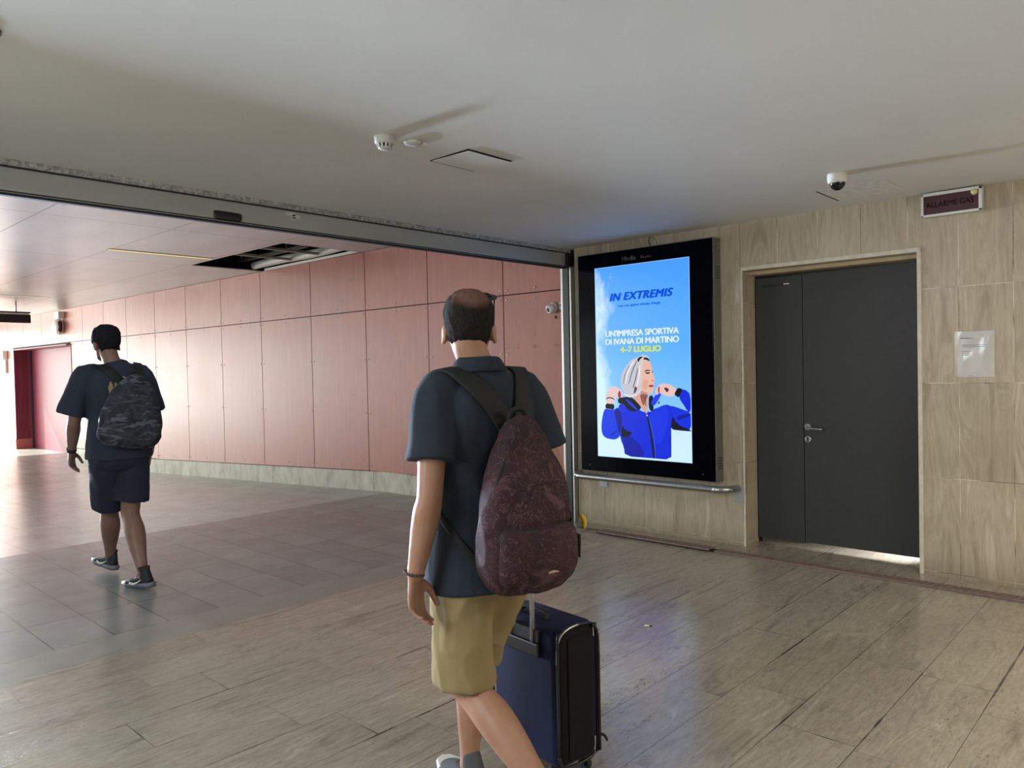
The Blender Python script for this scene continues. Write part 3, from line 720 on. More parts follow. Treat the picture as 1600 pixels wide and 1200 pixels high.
for k, h_ in enumerate((.026, .016, .016, .02, .015)): b.box(SXF-.0006, SXF, 3.60-k*.022, 3.612-k*.022, 2.402, 2.402+h_)
A(b, 'logo_mark', plain('dim_red_print', srgb(52, 10, 20), .5))
# cable above the display
b = MB(); b.tube([(5.712, 3.60, 2.598), (5.70, 3.60, 2.56), (5.70, 3.585, 2.50)], [.004, .004, .004], n=8); b.tube([(5.712, 3.60, 2.598), (5.70, 3.54, 2.57), (5.70, 3.50, 2.50)], [.0015]*3, n=8)
tag(b.build('display_cable', M['black']), 'short black cable running from ceiling into the top of the display', 'cable')

# ------------------------------------------------------------------ handrail
hr = empty('handrail', (5.6, 3.6, .46), 'round steel handrail on the wall below the advertising display', 'handrail')
HO = Vector((-5.6, -3.6, -.46))
def HR(mb, name, m): bmesh.ops.translate(mb.bm, vec=HO, verts=mb.bm.verts); return mb.build(name, m, hr)
XR_ = 5.535; ZR = .470
b = MB(); b.tube([(XW-.004, 4.40, ZR), (5.66, 4.395, ZR), (5.585, 4.36, ZR), (XR_+.01, 4.30, ZR), (XR_, 4.22, ZR), (XR_, 3.6, ZR), (XR_, 3.0, ZR), (XR_, 2.93, ZR), (5.552, 2.87, ZR), (5.60, 2.825, ZR), (5.66, 2.81, ZR), (XW-.004, 2.81, ZR)], [.0275]*12, n=20)
HR(b, 'rail', M['steel'])
for yy in (4.14, 2.80):
    b = MB(); b.box(XW-.008, XW-.001, yy-.045, yy+.045, ZR-.12, ZR+.02, bev=.004)
    if yy > 4: b.cyl((XW-.006, yy, ZR-.03), (XR_, yy, ZR-.01), .009, m=None, n=12)
    b.cyl((XW-.008, yy-.025, ZR-.10), (XW-.011, yy-.025, ZR-.10), .006, n=10); HR(b, 'wall_plate', M['alu'])

# ------------------------------------------------------------------ things on walls and ceiling
# warning panel
sg = empty('warning_sign', (5.68, 1.255, 2.51), 'dark red warning light panel in a white frame under the ceiling', 'warning sign')
SO = Vector((-5.68, -1.255, -2.51))
def SG(mb, name, m=None): bmesh.ops.translate(mb.bm, vec=SO, verts=mb.bm.verts); return mb.build(name, m, sg)
b = MB(); y0, y1, z0, z1, xf = 1.075, 1.432, 2.432, 2.590, 5.665
b.box(xf, XW-.001, y0, y1, z0, z1, M['offw'], bev=.006)
b.box(xf-.008, xf+.001, y0, y1, z1-.020, z1, M['white'], bev=.003); b.box(xf-.008, xf+.001, y0, y1, z0, z0+.016, M['white'], bev=.003)
b.box(xf-.008, xf+.001, y0, y0+.020, z0, z1, M['white'], bev=.003); b.box(xf-.008, xf+.001, y1-.015, y1, z0, z1, M['white'], bev=.003)
SG(b, 'frame')
b = MB(); b.box(xf-.004, xf, y0+.02, y1-.015, z0+.016, z1-.02); SG(b, 'lens', M['maskred'])
text('ALLARME GAS', .052, Matrix.Translation(SO) @ facing_minus_x(xf-.0045, 1.262, 2.507), sg, plain('faint_red_letters', srgb(82, 26, 38), .4), bold=.0005, sx=.85)
b = MB(); b.lathe((xf-.006, y0+.043, z1-.035), [(.020, 0), (.020, .010), (.016, .014)], (-1, 0, 0), M['offw'], 24); b.ell((xf-.020, y0+.043, z1-.035), (.008, .0145, .0145), plain('yellow_lens', srgb(222, 224, 96), .3)); SG(b, 'indicator_lamp')
b = MB(); b.cyl((5.69, 1.30, z1), (5.69, 1.30, 2.599), .012, n=14); b.cyl((5.68, 1.27, z1), (5.68, 1.27, 2.599), .006, n=10); SG(b, 'mounting_stud', M['steel'])
# notice
nt = empty('paper_notice', (5.715, 1.13, 1.505), 'printed paper notice in a clear plastic sleeve taped to travertine wall', 'notice')
NO = Vector((-5.715, -1.13, -1.505))
def N_(mb, name, m): bmesh.ops.translate(mb.bm, vec=NO, verts=mb.bm.verts); return mb.build(name, m, nt)
def rumple(x, y0, y1, z0, z1, amp, ny=26, nz=36):
    t_ = MB(); V = []
    for i in range(ny+1):
        for j in range(nz+1):
            y = y0+(y1-y0)*i/ny; z = z0+(z1-z0)*j/nz
            ed = min(1, 6*min(i/ny, 1-i/ny, j/nz, 1-j/nz)+.15)
            V.append(t_.bm.verts.new((x-amp*ed*max(0, .6+noise.noise(Vector((y*11, z*6+y*6, 3)))), y, z)))
    for i in range(ny):
        for j in range(nz):
            k = i*(nz+1)+j; f = t_.bm.faces.new((V[k], V[k+nz+1], V[k+nz+2], V[k+1])); f.smooth = True
    return t_
N_(rumple(XW-.003, 1.022, 1.236, 1.357, 1.657, .012), 'sleeve', M['sleeve'])
b = MB(); b.box(XW-.004, XW-.002, 1.236, 1.252, 1.357, 1.657)
N_(b, 'punched_strip', plain('clear_strip', srgb(190, 176, 150), .2))
for z_, ya, yb, h_ in ((1.612, 1.216, 1.14, .006), (1.567, 1.208, 1.062, .004), (1.555, 1.200, 1.068, .004), (1.525, 1.207, 1.155, .004), (1.513, 1.207, 1.162, .004), (1.501, 1.207, 1.162, .004), (1.365, 1.17, 1.15, .003)):
    n_ = 14; b = MB()
    for k in range(n_):
        a = ya+(yb-ya)*k/n_; c = ya+(yb-ya)*(k+.82)/n_
        xm = lambda y, z: XW-.003-.012*min(1, 6*min((y-1.022)/.214, 1-(y-1.022)/.214, (z-1.357)/.3, 1-(z-1.357)/.3)+.15)*max(0, .6+noise.noise(Vector((y*11, z*6+y*6, 3))))-.0007
        b.face([(xm(a, z_), a, z_-h_/2), (xm(c, z_), c, z_-h_/2), (xm(c, z_), c, z_+h_/2), (xm(a, z_), a, z_+h_/2)])
    N_(b, 'printed_line', M['ink'])
# dome camera
dc = empty('dome_camera', (4.69, 1.64, ZC), 'white dome security camera with dark bubble on ceiling before the grey door', 'security camera')
b = MB(); b.lathe((0, 0, 0), [(.056, 0), (.058, -.004), (.057, -.040), (.053, -.052), (.048, -.056)], (0, 0, 1), M['white'], 36); b.build('housing', None, dc)
b = MB(); b.ell((0, 0, -.052), (.045, .045, .046), M['black'], None, 32, 20); o = b.build('bubble', plain('smoked_dome', srgb(22, 22, 22), .08), dc); o.data.materials.clear(); o.data.materials.append(plain('smoked_dome', srgb(20, 20, 20), .07))
# smoke detector
sd = empty('smoke_detector', (2.285, 2.905, ZC), 'white slotted smoke detector hanging from the ceiling', 'smoke detector')
b = MB(); b.lathe((0, 0, 0), [(.052, 0), (.052, -.006), (.048, -.010), (.048, -.030), (.044, -.036), (.040, -.038)], (0, 0, 1), M['offw'], 36); b.build('base', None, sd)
b = MB(); b.lathe((0, 0, -.038), [(.034, 0), (.034, -.014)], (0, 0, 1), M['black'], 24)
b.lathe((0, 0, -.052), [(.032, 0), (.030, -.007), (.020, -.010), (.004, -.011)], (0, 0, 1), M['offw'], 30)
for k in range(12):
    a = 2*math.pi*k/12; m4 = Matrix.Rotation(a, 4, 'Z') @ Matrix.Translation((.036, 0, -.046)) @ Matrix.Rotation(R(14), 4, 'Y')
    b.box(-.003, .003, -.005, .005, -.010, .010, M['offw'], m4)
b.build('slotted_head', None, sd)
# flat disc sensor beside it
ds = empty('disc_sensor', (2.43, 2.87, ZC), 'flat white disc sensor on the ceiling beside the smoke detector', 'sensor')
b = MB(); b.lathe((0, 0, 0), [(.043, 0), (.045, -.006), (.040, -.016), (.015, -.020), (.002, -.021)], (0, 0, 1), M['offw'], 34); b.build('disc', None, ds)
b = MB(); b.box(.035, .075, -.035, -.015, -.012, -.001, bev=.002); b.build('clip', M['white'], ds)
# dark round fitting at the far left edge
fx = empty('ceiling_spotlight', (.665, 2.885, ZC), 'small grey round ceiling fitting cut by the left edge of photo', 'ceiling light')
b = MB(); b.lathe((0, 0, 0), [(.05, 0), (.05, -.008), (.042, -.012), (.040, -.006)], (0, 0, 1), plain('grey_ring', srgb(120, 122, 122), .5), 30); b.build('ring', None, fx)
b = MB(); b.ell((0, 0, -.006), (.026, .026, .012), M['steel']); b.build('lens', None, fx)
# access hatch
b = MB(); hx0, hx1, hy0, hy1 = 2.725, 3.04, 2.78, 3.06
def hatch():
    t_ = MB()
    t_.box(hx0-.010, hx1+.008, hy0-.006, hy1+.014, ZC-.0016, ZC-.0004, M['dark'])
    m4 = Matrix.Translation((hx0, hy1, ZC-.0012)) @ Matrix.Rotation(R(1.2), 4, 'X')
    t_.box(0, hx1-hx0, -(hy1-hy0), 0, -.003, 0, M['plaster'], m4)
    return t_
tag(hatch().build('access_hatch'), 'square white access hatch in the ceiling beyond the smoke detector', 'hatch')
# slot and patched square near the dome camera
b = MB(); b.box(5.06, 5.47, 1.90, 1.912, ZC-.0014, ZC-.0002, M['dark']); b.box(5.05, 5.47, 1.48, 1.90, ZC-.0010, ZC-.0003, plain('repainted_panel', srgb(222, 221, 215), .6))
tag(b.build('ceiling_panel'), 'flush square ceiling panel with one dark open slot behind the dome camera', 'ceiling panel')
# bullet camera and label on red wall
bc = empty('wall_camera', (5.74, 4.72, 2.06), 'small white round camera on the red wall beside the jamb post', 'security camera')
b = MB(); b.lathe((0, 0, 0), [(.055, 0), (.055, -.012), (.046, -.02)], (1, 0, 0), M['offw'], 28); b.build('base', None, bc)
b = MB(); ax = Vector((-.85, .25, -.35)).normalized(); b.lathe((-.015, 0, 0), [(.038, 0), (.044, .02), (.044, .05), (.036, .062)], ax, M['white'], 28); b.build('head', None, bc)
b = MB(); c_ = Vector((-.015, 0, 0))+ax*.063; b.lathe(c_, [(.022, -.002), (.022, .002), (.012, .004)], ax, M['black'], 20); b.build('lens', None, bc)
b = MB(); b.box(5.735, 5.738, 4.565, 4.652, 2.035, 2.105, M['white']); b.box(5.7335, 5.735, 4.578, 4.60, 2.065, 2.092, M['ink']); b.box(5.7335, 5.735, 4.615, 4.64, 2.065, 2.092, M['ink'])
tag(b.build('small_label'), 'small white printed label beside the wall camera on the red wall', 'label')
b = MB(); b.lathe((5.742, 4.70, 1.965), [(.014, 0), (.014, .006), (.008, .008)], (-1, 0, 0), M['black'], 16); tag(b.build('rubber_grommet'), 'small dark round grommet in the red wall below the wall camera', 'grommet')
# faint scraped marks on the red panel
GL = plain('pale_glue_mark', srgb(186, 124, 114), .7)
for y_, z_, p, lb in (
    (5.37, 1.67, [(0, 0), (.03, .0), (.03, .04), (.012, .045)], "pale scraped mark on red wall just right of the balding man's collar"),
    (5.0, 1.665, [(0, 0), (.05, .02), (.045, .045), (-.005, .04)], 'pale heart-like glue mark under the wall camera'),
    (4.98, 1.80, [(0, 0), (.012, .0), (.03, .06), (.022, .06), (.008, .015), (-.004, .05), (-.01, .05)], 'thin V-shaped scratch mark on the red wall below the wall camera'),
    (5.22, 1.67, [(0, 0), (.035, 0), (.02, .05)], 'small triangular pale mark on the red wall, second from the left'),
    (4.74, 1.68, [(0, 0), (.06, 0), (.06, .03), (0, .03)], 'faint square patch on the red wall close to the jamb post'),
):
    b = MB(); b.face([(xr(y_)-.0007, y_-q[0], z_+q[1]) for q in p]); tag(b.build('glue_mark', GL), lb, 'mark', 'scraped marks on the red wall')
# alarm boxes far along the tunnel wall
def wallbox(name, y, z, dy, dz, dx, m, lab, cat):
    t_ = MB(); x = xr(y); t_.box(x-dx, x-.001, y-dy/2, y+dy/2, z-dz/2, z+dz/2, m, bev=.008); return tag(t_.build(name), lab, cat)
wallbox('junction_box', 18.42, 2.83, .30, .15, .12, M['white'], 'small white box on the red wall directly above the alarm siren', 'junction box')
si = empty('alarm_siren', (xr(18.45)-.03, 18.45, 2.58), 'white rounded alarm siren with dark red side above maroon door', 'alarm siren')
b = MB(); b.tube([(-.001, 0, 0), (-.05, 0, 0), (-.12, 0, 0), (-.15, 0, 0)], [(.17, .2), (.17, .2), (.13, .17), (.05, .08)], side=(0, 0, 1), m=M['white'], n=24); b.build('housing', None, si)
b = MB(); b.ell((-.05, -.12, 0), (.07, .09, .13), M['maskred']); b.build('siren_lens', None, si)
wallbox('call_point', 22.7, 2.07, .5, .22, .10, M['white'], 'white call point box on the bright red wall left of the maroon door', 'alarm box')
wallbox('narrow_lamp', 22.6, 1.78, .25, .34, .05, M['white'], 'narrow white panel under the call point box at the far left', 'panel')
# hanging sign
hs = empty('hanging_sign', (3.2, 17, ZT), 'dark hanging sign box with a pale strip at the far left of tunnel', 'hanging sign')
b = MB(); b.box(-1.4, 1.33, -.06, .06, -.405, -.245, M['black'], bev=.004); b.build('board', plain('slate_board', srgb(40, 46, 66), .5), hs)
b = MB(); b.box(-1.4, 1.31, -.055, .055, -.245, -.215, M['white']); b.box(-1.4, 1.33, -.06, .06, -.215, -.19, M['black']); b.build('top_rail', None, hs)
for xx in (-1.1, 1.1):
    b = MB(); b.cyl((xx, 0, -.19), (xx, 0, 0), .012, n=10); b.build('hanger_rod', M['steel'], hs)
# tunnel lamps
def strip_lamp(y, x0, x1, m, lab):
    o = empty('ceiling_light', ((x0+x1)/2, y, ZT), lab, 'ceiling light', 'recessed tunnel strip lights')
    hw = (x1-x0)/2
    t_ = MB(); t_.box(-hw, hw, -.045, -.035, -.006, .0); t_.box(-hw, hw, .035, .045, -.006, .0); t_.box(-hw-.01, -hw, -.045, .045, -.006, 0); t_.box(hw, hw+.01, -.045, .045, -.006, 0); t_.build('frame', M['offw'], o)
    t_ = MB(); t_.box(-hw, hw, -.035, .035, -.004, -.001); t_.build('diffuser', m, o)
strip_lamp(9.41, 3.33, 4.56, M['lampY'], 'yellow glowing strip light in the tunnel ceiling beside the open panel')
strip_lamp(15.75, 3.30, 4.52, M['lampW'], 'pale strip light farther down in the tunnel ceiling above the sign')
# frame in the open ceiling panel
fr = empty('ceiling_grid', (5.15, 8.96, ZT), 'exposed metal support rails inside the open ceiling panel', 'ceiling frame')
def G(mb, name, m): bmesh.ops.translate(mb.bm, vec=Vector((-5.15, -8.96, -ZT)), verts=mb.bm.verts); return mb.build(name, m, fr)
for yy in (8.45, 9.10):
    b = MB(); b.box(HX0-.1, HX1-.12, yy-.022, yy+.022, ZT+.03, ZT+.06); G(b, 'cross_rail', M['alu'])
b = MB(); b.box(HX0+.35, HX0+.38, 7.9, 10.2, ZT+.30, ZT+.33); b.box(HX0+.75, HX0+.80, 8.5, 10.3, ZT+.12, ZT+.16); b.cyl((HX0+.3, 8.2, ZT+.03), (HX0+.3, 8.2, ZT+.7), .006); b.cyl((HX0+.3, 9.3, ZT+.03), (HX0+.3, 9.3, ZT+.7), .006); b.box(HX0+.45, HX0+.65, 7.85, 8.0, ZT+.15, ZT+.6); G(b, 'upper_rail', plain('dark_steel', srgb(92, 92, 90), .5, .4))
b = MB(); b.tube([(HX1-.12, 7.9, ZT+.09), (HX1-.13, 8.6, ZT+.07), (HX1-.14, 9.4, ZT+.08), (HX1-.16, 10.1, ZT+.07)], [.055]*4, n=16); G(b, 'white_duct', M['white'])
b = MB(); b.box(HX1-.035, HX1-.005, HY0, HY1-.1, ZT-.002, ZT+.03); G(b, 'edge_rail', M['white'])
# cigarette butt
cb = empty('cigarette_butt', (3.627, 2.336, .0055), 'cigarette butt with a charred end lying on the travertine floor', 'cigarette butt', None, R(-62))
b = MB(); b.cyl((-.022, 0, 0), (.006, 0, 0), .0042, n=12); b.build('paper_tube', M['white'], cb)
b = MB(); b.cyl((.006, 0, 0), (.020, 0, 0), .0046, .003, n=12); b.build('burnt_end', M['black'], cb)
#PEOPLE#
# ------------------------------------------------------------------ people
def V(*a): return Vector(a)
def hand(b, w, d, n, t, curl=(.5, .55, .6, .65), sc=1.0, thumb=.35):
    """palm and five fingers: w wrist, d towards the fingers, n palm normal, t thumb side"""
    w, d, n, t = Vector(w), Vector(d).normalized(), Vector(n).normalized(), Vector(t).normalized()
    b.tube([w-d*.02*sc, w+d*.02*sc, w+d*.055*sc, w+d*.088*sc, w+d*.098*sc], [(.026*sc, .019*sc), (.033*sc, .017*sc), (.042*sc, .015*sc), (.041*sc, .013*sc), (.034*sc, .009*sc)], side=t, n=14, sub=3)
    for k, (o, L, r) in enumerate(((.031, .074, .0092), (.011, .083, .0096), (-.010, .077, .0090), (-.029, .061, .0080))):
        p = w+d*(.088-.004*abs(k-1))*sc+t*o*sc; pts = [p-d*.02*sc, p]; rs = [r*sc, r*1.05*sc]; a = curl[k]*.55
        for j, f in enumerate((.45, .30, .25)):
            dirv = d*math.cos(a)+n*math.sin(a); p = p+dirv*L*f*sc; pts.append(p.copy()); rs.append(r*(.98-.09*(j+1))*sc); a += curl[k]
        pts.append(pts[-1]+(pts[-1]-pts[-2]).normalized()*.004*sc); rs.append(r*.45*sc)
        b.tube(pts, rs, n=10, sub=3)
    p = w+d*.022*sc+t*.024*sc+n*.004*sc; pts = [p-t*.015*sc]; rs = [.012*sc]
    a = thumb; dirs = [d*.70+t*.62+n*a, d*.90+t*.30+n*a, d*.97+t*.05+n*a*1.2]
    pts.append(p); rs.append(.0145*sc)
    for dv, L, r in zip(dirs, (.042, .032, .026), (.0125, .0108, .0088)):
        p = p+dv.normalized()*L*sc; pts.append(p.copy()); rs.append(r*sc)
    pts.append(p+dirs[-1].normalized()*.004*sc); rs.append(.005*sc)
    b.tube(pts, rs, n=10, sub=3)
EARZ = -.012
HEAD = [(.000, .060, .022, .020), (.012, .055, .036, .034), (.03, .040, .050, .054), (.055, .018, .060, .074), (.085, .004, .068, .088), (.115, -.004, .073, .095), (.145, -.007, .077, .098), (.17, -.009, .077, .097), (.193, -.011, .072, .090), (.213, -.013, .060, .074), (.228, -.014, .038, .048), (.235, -.014, .012, .016)]
def head(b, M4, grow=0, lo=0, face=True):
    """M4: local head frame (origin under the chin, +Y forward) to the body frame"""
    rs = [h for h in HEAD if h[0] >= lo]; n = 28; rings = []
    top = Vector((0, -.01, .13))
    for z, c, a, l in rs:
        rg = []
        for k in range(n):
            th = 2*math.pi*k/n; p = Vector((a*math.cos(th), c+l*math.sin(th), z))
            if grow: p += (p-top).normalized()*grow
            rg.append(b.bm.verts.new(M4 @ p))
        rings.append(rg)
    for a_, c_ in zip(rings, rings[1:]):
        for k in range(n): b.bm.faces.new((a_[k], a_[(k+1) % n], c_[(k+1) % n], c_[k])).smooth = True
    b.bm.faces.new(rings[0][::-1]); b.bm.faces.new(rings[-1])
    if face:
        r3 = M4.to_3x3()
        E = lambda c, r, rot=None: b.ell(M4 @ Vector(c), r, rot=r3 @ (rot or Matrix.Identity(3)), u=14, v=10)
        E((0, .088, .127), (.045, .012, .009)); E((0, .094, .100), (.010, .014, .024), Matrix.Rotation(R(14), 3, 'X')); E((0, .104, .086), (.015, .013, .010))
        E((0, .088, .060), (.022, .010, .007)); E((0, .085, .050), (.019, .009, .007)); E((0, .075, .012), (.018, .014, .014))
        for s_ in (-1, 1):
            E((s_*.040, .070, .095), (.020, .014, .016))
            E((s_*.082, -.010, .108+EARZ), (.007, .018, .031), Matrix.Rotation(R(s_*-18), 3, 'Z') @ Matrix.Rotation(R(-10), 3, 'X'))
            E((s_*.083, -.012, .085+EARZ), (.008, .011, .012)); E((s_*.074, -.004, .102+EARZ), (.012, .012, .018))
def shoe(b, ankle, toe_dir, pitch=0, L=.27, sc=1.0):
    """shoe with its own frame; returns matrix"""
    yaw = math.atan2(toe_dir[1], toe_dir[0])-math.pi/2
    return Matrix.Translation(ankle) @ Matrix.Rotation(yaw, 4, 'Z') @ Matrix.Rotation(pitch, 4, 'X')
def make_shoe(parent, ankle, toe, pitch, upper_m, sole_m, toecap_m=None, high=False, roll=0):
    T = shoe(None, Vector(ankle), toe, pitch) @ Matrix.Rotation(roll, 4, 'Y')
    def tx(mb): bmesh.ops.transform(mb.bm, matrix=T, verts=mb.bm.verts); return mb
    # frame: ankle joint at origin, sole 0.085 below, toes at +Y
    b = MB(); b.tube([(0, -.075, -.050), (0, -.055, -.045), (0, 0, -.042), (0, .07, -.050), (0, .13, -.058), (0, .175, -.066), (0, .19, -.070)], [(.022, .020), (.036, .030), (.040, .036), (.045, .028), (.047, .020), (.036, .013), (.018, .008)], side=(1, 0, 0), n=20, sub=3)
    b.tube([(0, -.03, -.06), (0, -.022, -.02), (0, -.012, .02), (0, -.008, .055 if high else .025)], [(.036, .050), (.037, .052), (.034, .046), (.036, .046)], side=(1, 0, 0), n=18, sub=3)
    if high: b.tube([(0, -.055, .02), (0, -.066, .055), (0, -.074, .062)], [(.012, .006), (.011, .005), (.010, .004)], side=(1, 0, 0), n=10)
    up = remesh(tx(b), 'shoe_upper', .0055, upper_m, parent, 2)
    b = MB()
    pts = []
    n = 28
    prof = [(.0, -.090), (.10, -.094), (.19, -.080)]
    outl = [(.030, -.085), (.040, -.06), (.038, 0), (.040, .05), (.049, .10), (.047, .15), (.030, .185), (0, .198), (-.026, .188), (-.042, .15), (-.044, .10), (-.036, .05), (-.034, 0), (-.038, -.06), (-.028, -.085), (0, -.094)]
    lo_, hi_, mid = [], [], []
    for x, y in outl:
        lift = .012*max(0, (y-.12)/.07)**1.5
        lo_.append(b.bm.verts.new((x*.93, y*.97, -.088+lift))); mid.append(b.bm.verts.new((x*1.06, y*1.02, -.070+lift))); hi_.append(b.bm.verts.new((x*.98, y*.99, -.052+lift*.5)))
    m = len(outl)
    for a_, c_ in ((lo_, mid), (mid, hi_)):
        for k in range(m): b.bm.faces.new((a_[k], a_[(k+1) % m], c_[(k+1) % m], c_[k])).smooth = True
    b.bm.faces.new(lo_[::-1]); b.bm.faces.new(hi_)
    tx(b).build('shoe_sole', sole_m, parent)
    if toecap_m:
        b = MB(); b.tube([(0, .135, -.060), (0, .165, -.062), (0, .190, -.068), (0, .198, -.072)], [(.050, .024), (.044, .020), (.028, .013), (.010, .006)], side=(1, 0, 0), n=18, sub=3)
        tx(b).build('toe_cap', toecap_m, parent)
        for sx in (-1, 1):   # curved side stripe
            b = MB(); b.tube([(sx*.050, .085, -.052), (sx*.0465, .05, -.060), (sx*.0425, .015, -.050), (sx*.040, -.02, -.032)], [(.009, .0035), (.008, .0035), (.005, .003), (.002, .002)], side=(0, 0, 1), n=8, sub=4)
            tx(b).build('side_stripe', toecap_m, parent)
    b = MB()
    for k in range(4):
        y = .028+k*.024; z = -.004-k*.011
        b.tube([(-.022, y, z-.008), (0, y+.004, z+.0035), (.022, y, z-.008)], [.0028]*3, n=8)
    tx(b).build('shoe_laces', sole_m if toecap_m else upper_m, parent)
def folds(amp, f=9.0, stretch=(1, 1, .5), seed=0):
    def fn(co, n):
        v = Vector((co.x*f*stretch[0]+seed, co.y*f*stretch[1], co.z*f*stretch[2]))
        r = noise.noise(v)+.5*noise.noise(v*2.1)
        r = 1-abs(r)*2.2                      # ridged
        return co+n*amp*r
    return fn
def person(name, loc, az, label, S):
    """S: dict of joints in the walker's frame (x right, y forward, z up)"""
    body = MB(); k = S['k']                       # k: stature factor
    T = [tuple(q) for q in S['torso']]            # x, y, z, half width, half depth
    body.tube([t[:3] for t in T], [t[3:] for t in T], side=(1, 0, 0), n=28, sub=4, power=2.3)
    hM = S['head']; nb = Vector(S['neck'])
    hc = hM @ Vector((0, -.022, .055))
    body.tube([nb-V(0, 0, .05), nb, nb.lerp(hc, .5), hc, hc+V(0, 0, .04)], [.060*k, .057*k, .054*k, .056*k, .055*k], n=20)
    head(body, hM)
    for sd_ in ('l', 'r'):
        s_, e_, w_ = (Vector(S[sd_+q]) for q in ('sho', 'elb', 'wri'))
        inn = s_+V(.07 if sd_ == 'l' else -.07, 0, -.01)
        body.tube([inn, s_, s_.lerp(e_, .25), s_.lerp(e_, .6), e_, e_.lerp(w_, .22), e_.lerp(w_, .55), e_.lerp(w_, .88), w_], [.05*k, .056*k, .051*k, .045*k, .040*k, .0435*k, .037*k, .028*k, .027*k], n=18, sub=3)
        h_, kn, an = (Vector(S[sd_+q]) for q in ('hip', 'knee', 'ank'))
        back = (kn-h_).cross(V(1, 0, 0)).normalized()
        cb = (an-kn).normalized(); cal = cb.cross(V(1, 0, 0)).normalized()
        if cal.y > 0: cal = -cal
        body.tube([h_+V(0, 0, .08), h_, h_.lerp(kn, .3), h_.lerp(kn, .7), kn+(h_-kn).normalized()*.03, kn, kn.lerp(an, .12)+cal*.004, kn.lerp(an, .30)+cal*.014, kn.lerp(an, .50)+cal*.010, kn.lerp(an, .75), kn.lerp(an, .92), an],
                  [.085*k*S.get('leg', 1), .088*k*S.get('leg', 1), .080*k*S.get('leg', 1), .062*k*S.get('leg', 1), .056*k*S.get('leg', 1), .055*k*S.get('leg', 1), .052*k*S.get('leg', 1), .059*k*S.get('leg', 1), .054*k*S.get('leg', 1), .040*k*S.get('leg', 1), .034*k*S.get('leg', 1), .036*k*S.get('leg', 1)], n=20, sub=3)
        td = Vector(S[sd_+'toe']).normalized(); 
        body.tube([an+V(0, 0, .01), an-V(0, 0, .03), an-V(0, 0, .045)+td*.05], [.034*k, .034*k, .028*k], n=12)
        hand(body, w_, *S[sd_+'hand'])
    o = remesh(body, 'person', .0044, S['skin'], None, 3)
    o.location = loc; o.rotation_euler = (0, 0, R(az-90)); tag(o, label, 'person')
    # eyes
    for s_ in (-1, 1):
        b = MB(); b.ell(hM @ Vector((s_*.031, .0865, .112)), (.0125, .0095, .0075), rot=hM.to_3x3(), u=14, v=10)
        ey = b.build('eye', plain('eye_white', srgb(196, 190, 184), .2), o)
        b = MB(); b.ell(hM @ Vector((s_*.030, .0945, .112)), (.0052, .0026, .0052), rot=hM.to_3x3(), u=12, v=8); b.build('iris', plain('brown_iris', srgb(58, 40, 30), .15), ey)
    return o
def hair(parent, hM, grow, keep, mat, vox=.004, amp=.003, extra=None):
    b = MB(); head(b, hM, grow, .01, False)
    if extra: extra(b)
    inv = hM.inverted()
    o = remesh(b, 'hair', vox, mat, parent, 2, lambda co, n: co+n*amp*noise.noise(Vector((co.x*70, co.y*70, co.z*28))))
    bm = bmesh.new(); bm.from_mesh(o.data)
    kill = [f for f in bm.faces if not keep(inv @ f.calc_center_median())]
    bmesh.ops.delete(bm, geom=kill, context='FACES')
    # close the shell inwards so that it has thickness
    bm.to_mesh(o.data); bm.free()
    md = o.modifiers.new('thick', 'SOLIDIFY'); md.thickness = grow*.9; md.offset = -1
    return o
def head_m(x, y, z, yaw=0, pitch=0, sc=1.0):
    return Matrix.Translation((x, y, z)) @ Matrix.Rotation(R(yaw), 4, 'Z') @ Matrix.Rotation(R(pitch), 4, 'X') @ Matrix.Scale(sc, 4)
def snap_strip(bvh, pts, wdir, width, thick, off, name, mat, parent, sub=5, n=10):
    """a strap that lies on the clothing: points are pressed on to the cloth surface"""
    P, _ = catmull(pts, [1]*len(pts), sub); Q = []; N = []
    for p in P:
        loc_, nor, _, dist = bvh.find_nearest(p)
        if loc_ is not None and dist < .09: Q.append(loc_+nor*off); N.append(nor)
        else: Q.append(p); N.append(None)
    for i in range(len(N)):
        if N[i] is None: N[i] = next((N[j] for j in sorted(range(len(N)), key=lambda j: abs(j-i)) if N[j] is not None), V(0, -1, 0))
    for _ in range(3): Q = [Q[0]]+[(Q[i-1]+Q[i]*2+Q[i+1])/4 for i in range(1, len(Q)-1)]+[Q[-1]]
    for _ in range(3): N = [N[0]]+[((N[i-1]+N[i]*2+N[i+1])/4).normalized() for i in range(1, len(N)-1)]+[N[-1]]
    b = MB(); rings = []
    for i, (p, nn) in enumerate(zip(Q, N)):
        t = (Q[min(i+1, len(Q)-1)]-Q[max(i-1, 0)]).normalized(); sdv = t.cross(nn).normalized(); nn = sdv.cross(t).normalized()
        wd = width if not callable(width) else width(i/(len(Q)-1))
        rings.append([b.bm.verts.new(p+sdv*x*wd/2+nn*z*thick/2) for x, z in ((-1, -.6), (-1, .6), (-.85, 1), (.85, 1), (1, .6), (1, -.6), (.85, -1), (-.85, -1))])
    for a_, c_ in zip(rings, rings[1:]):
        for k in range(8): b.bm.faces.new((a_[k], a_[(k+1) % 8], c_[(k+1) % 8], c_[k])).smooth = True
    b.bm.faces.new(rings[0][::-1]); b.bm.faces.new(rings[-1])
    return b.build(name, mat, parent)
def bvh_of(*objs):
    vs_, fs = [], []
    for o in objs:
        k = len(vs_); vs_ += [v.co.copy() for v in o.data.vertices]; fs += [[i+k for i in p.vertices] for p in o.data.polygons]
    return BVHTree.FromPolygons(vs_, fs)

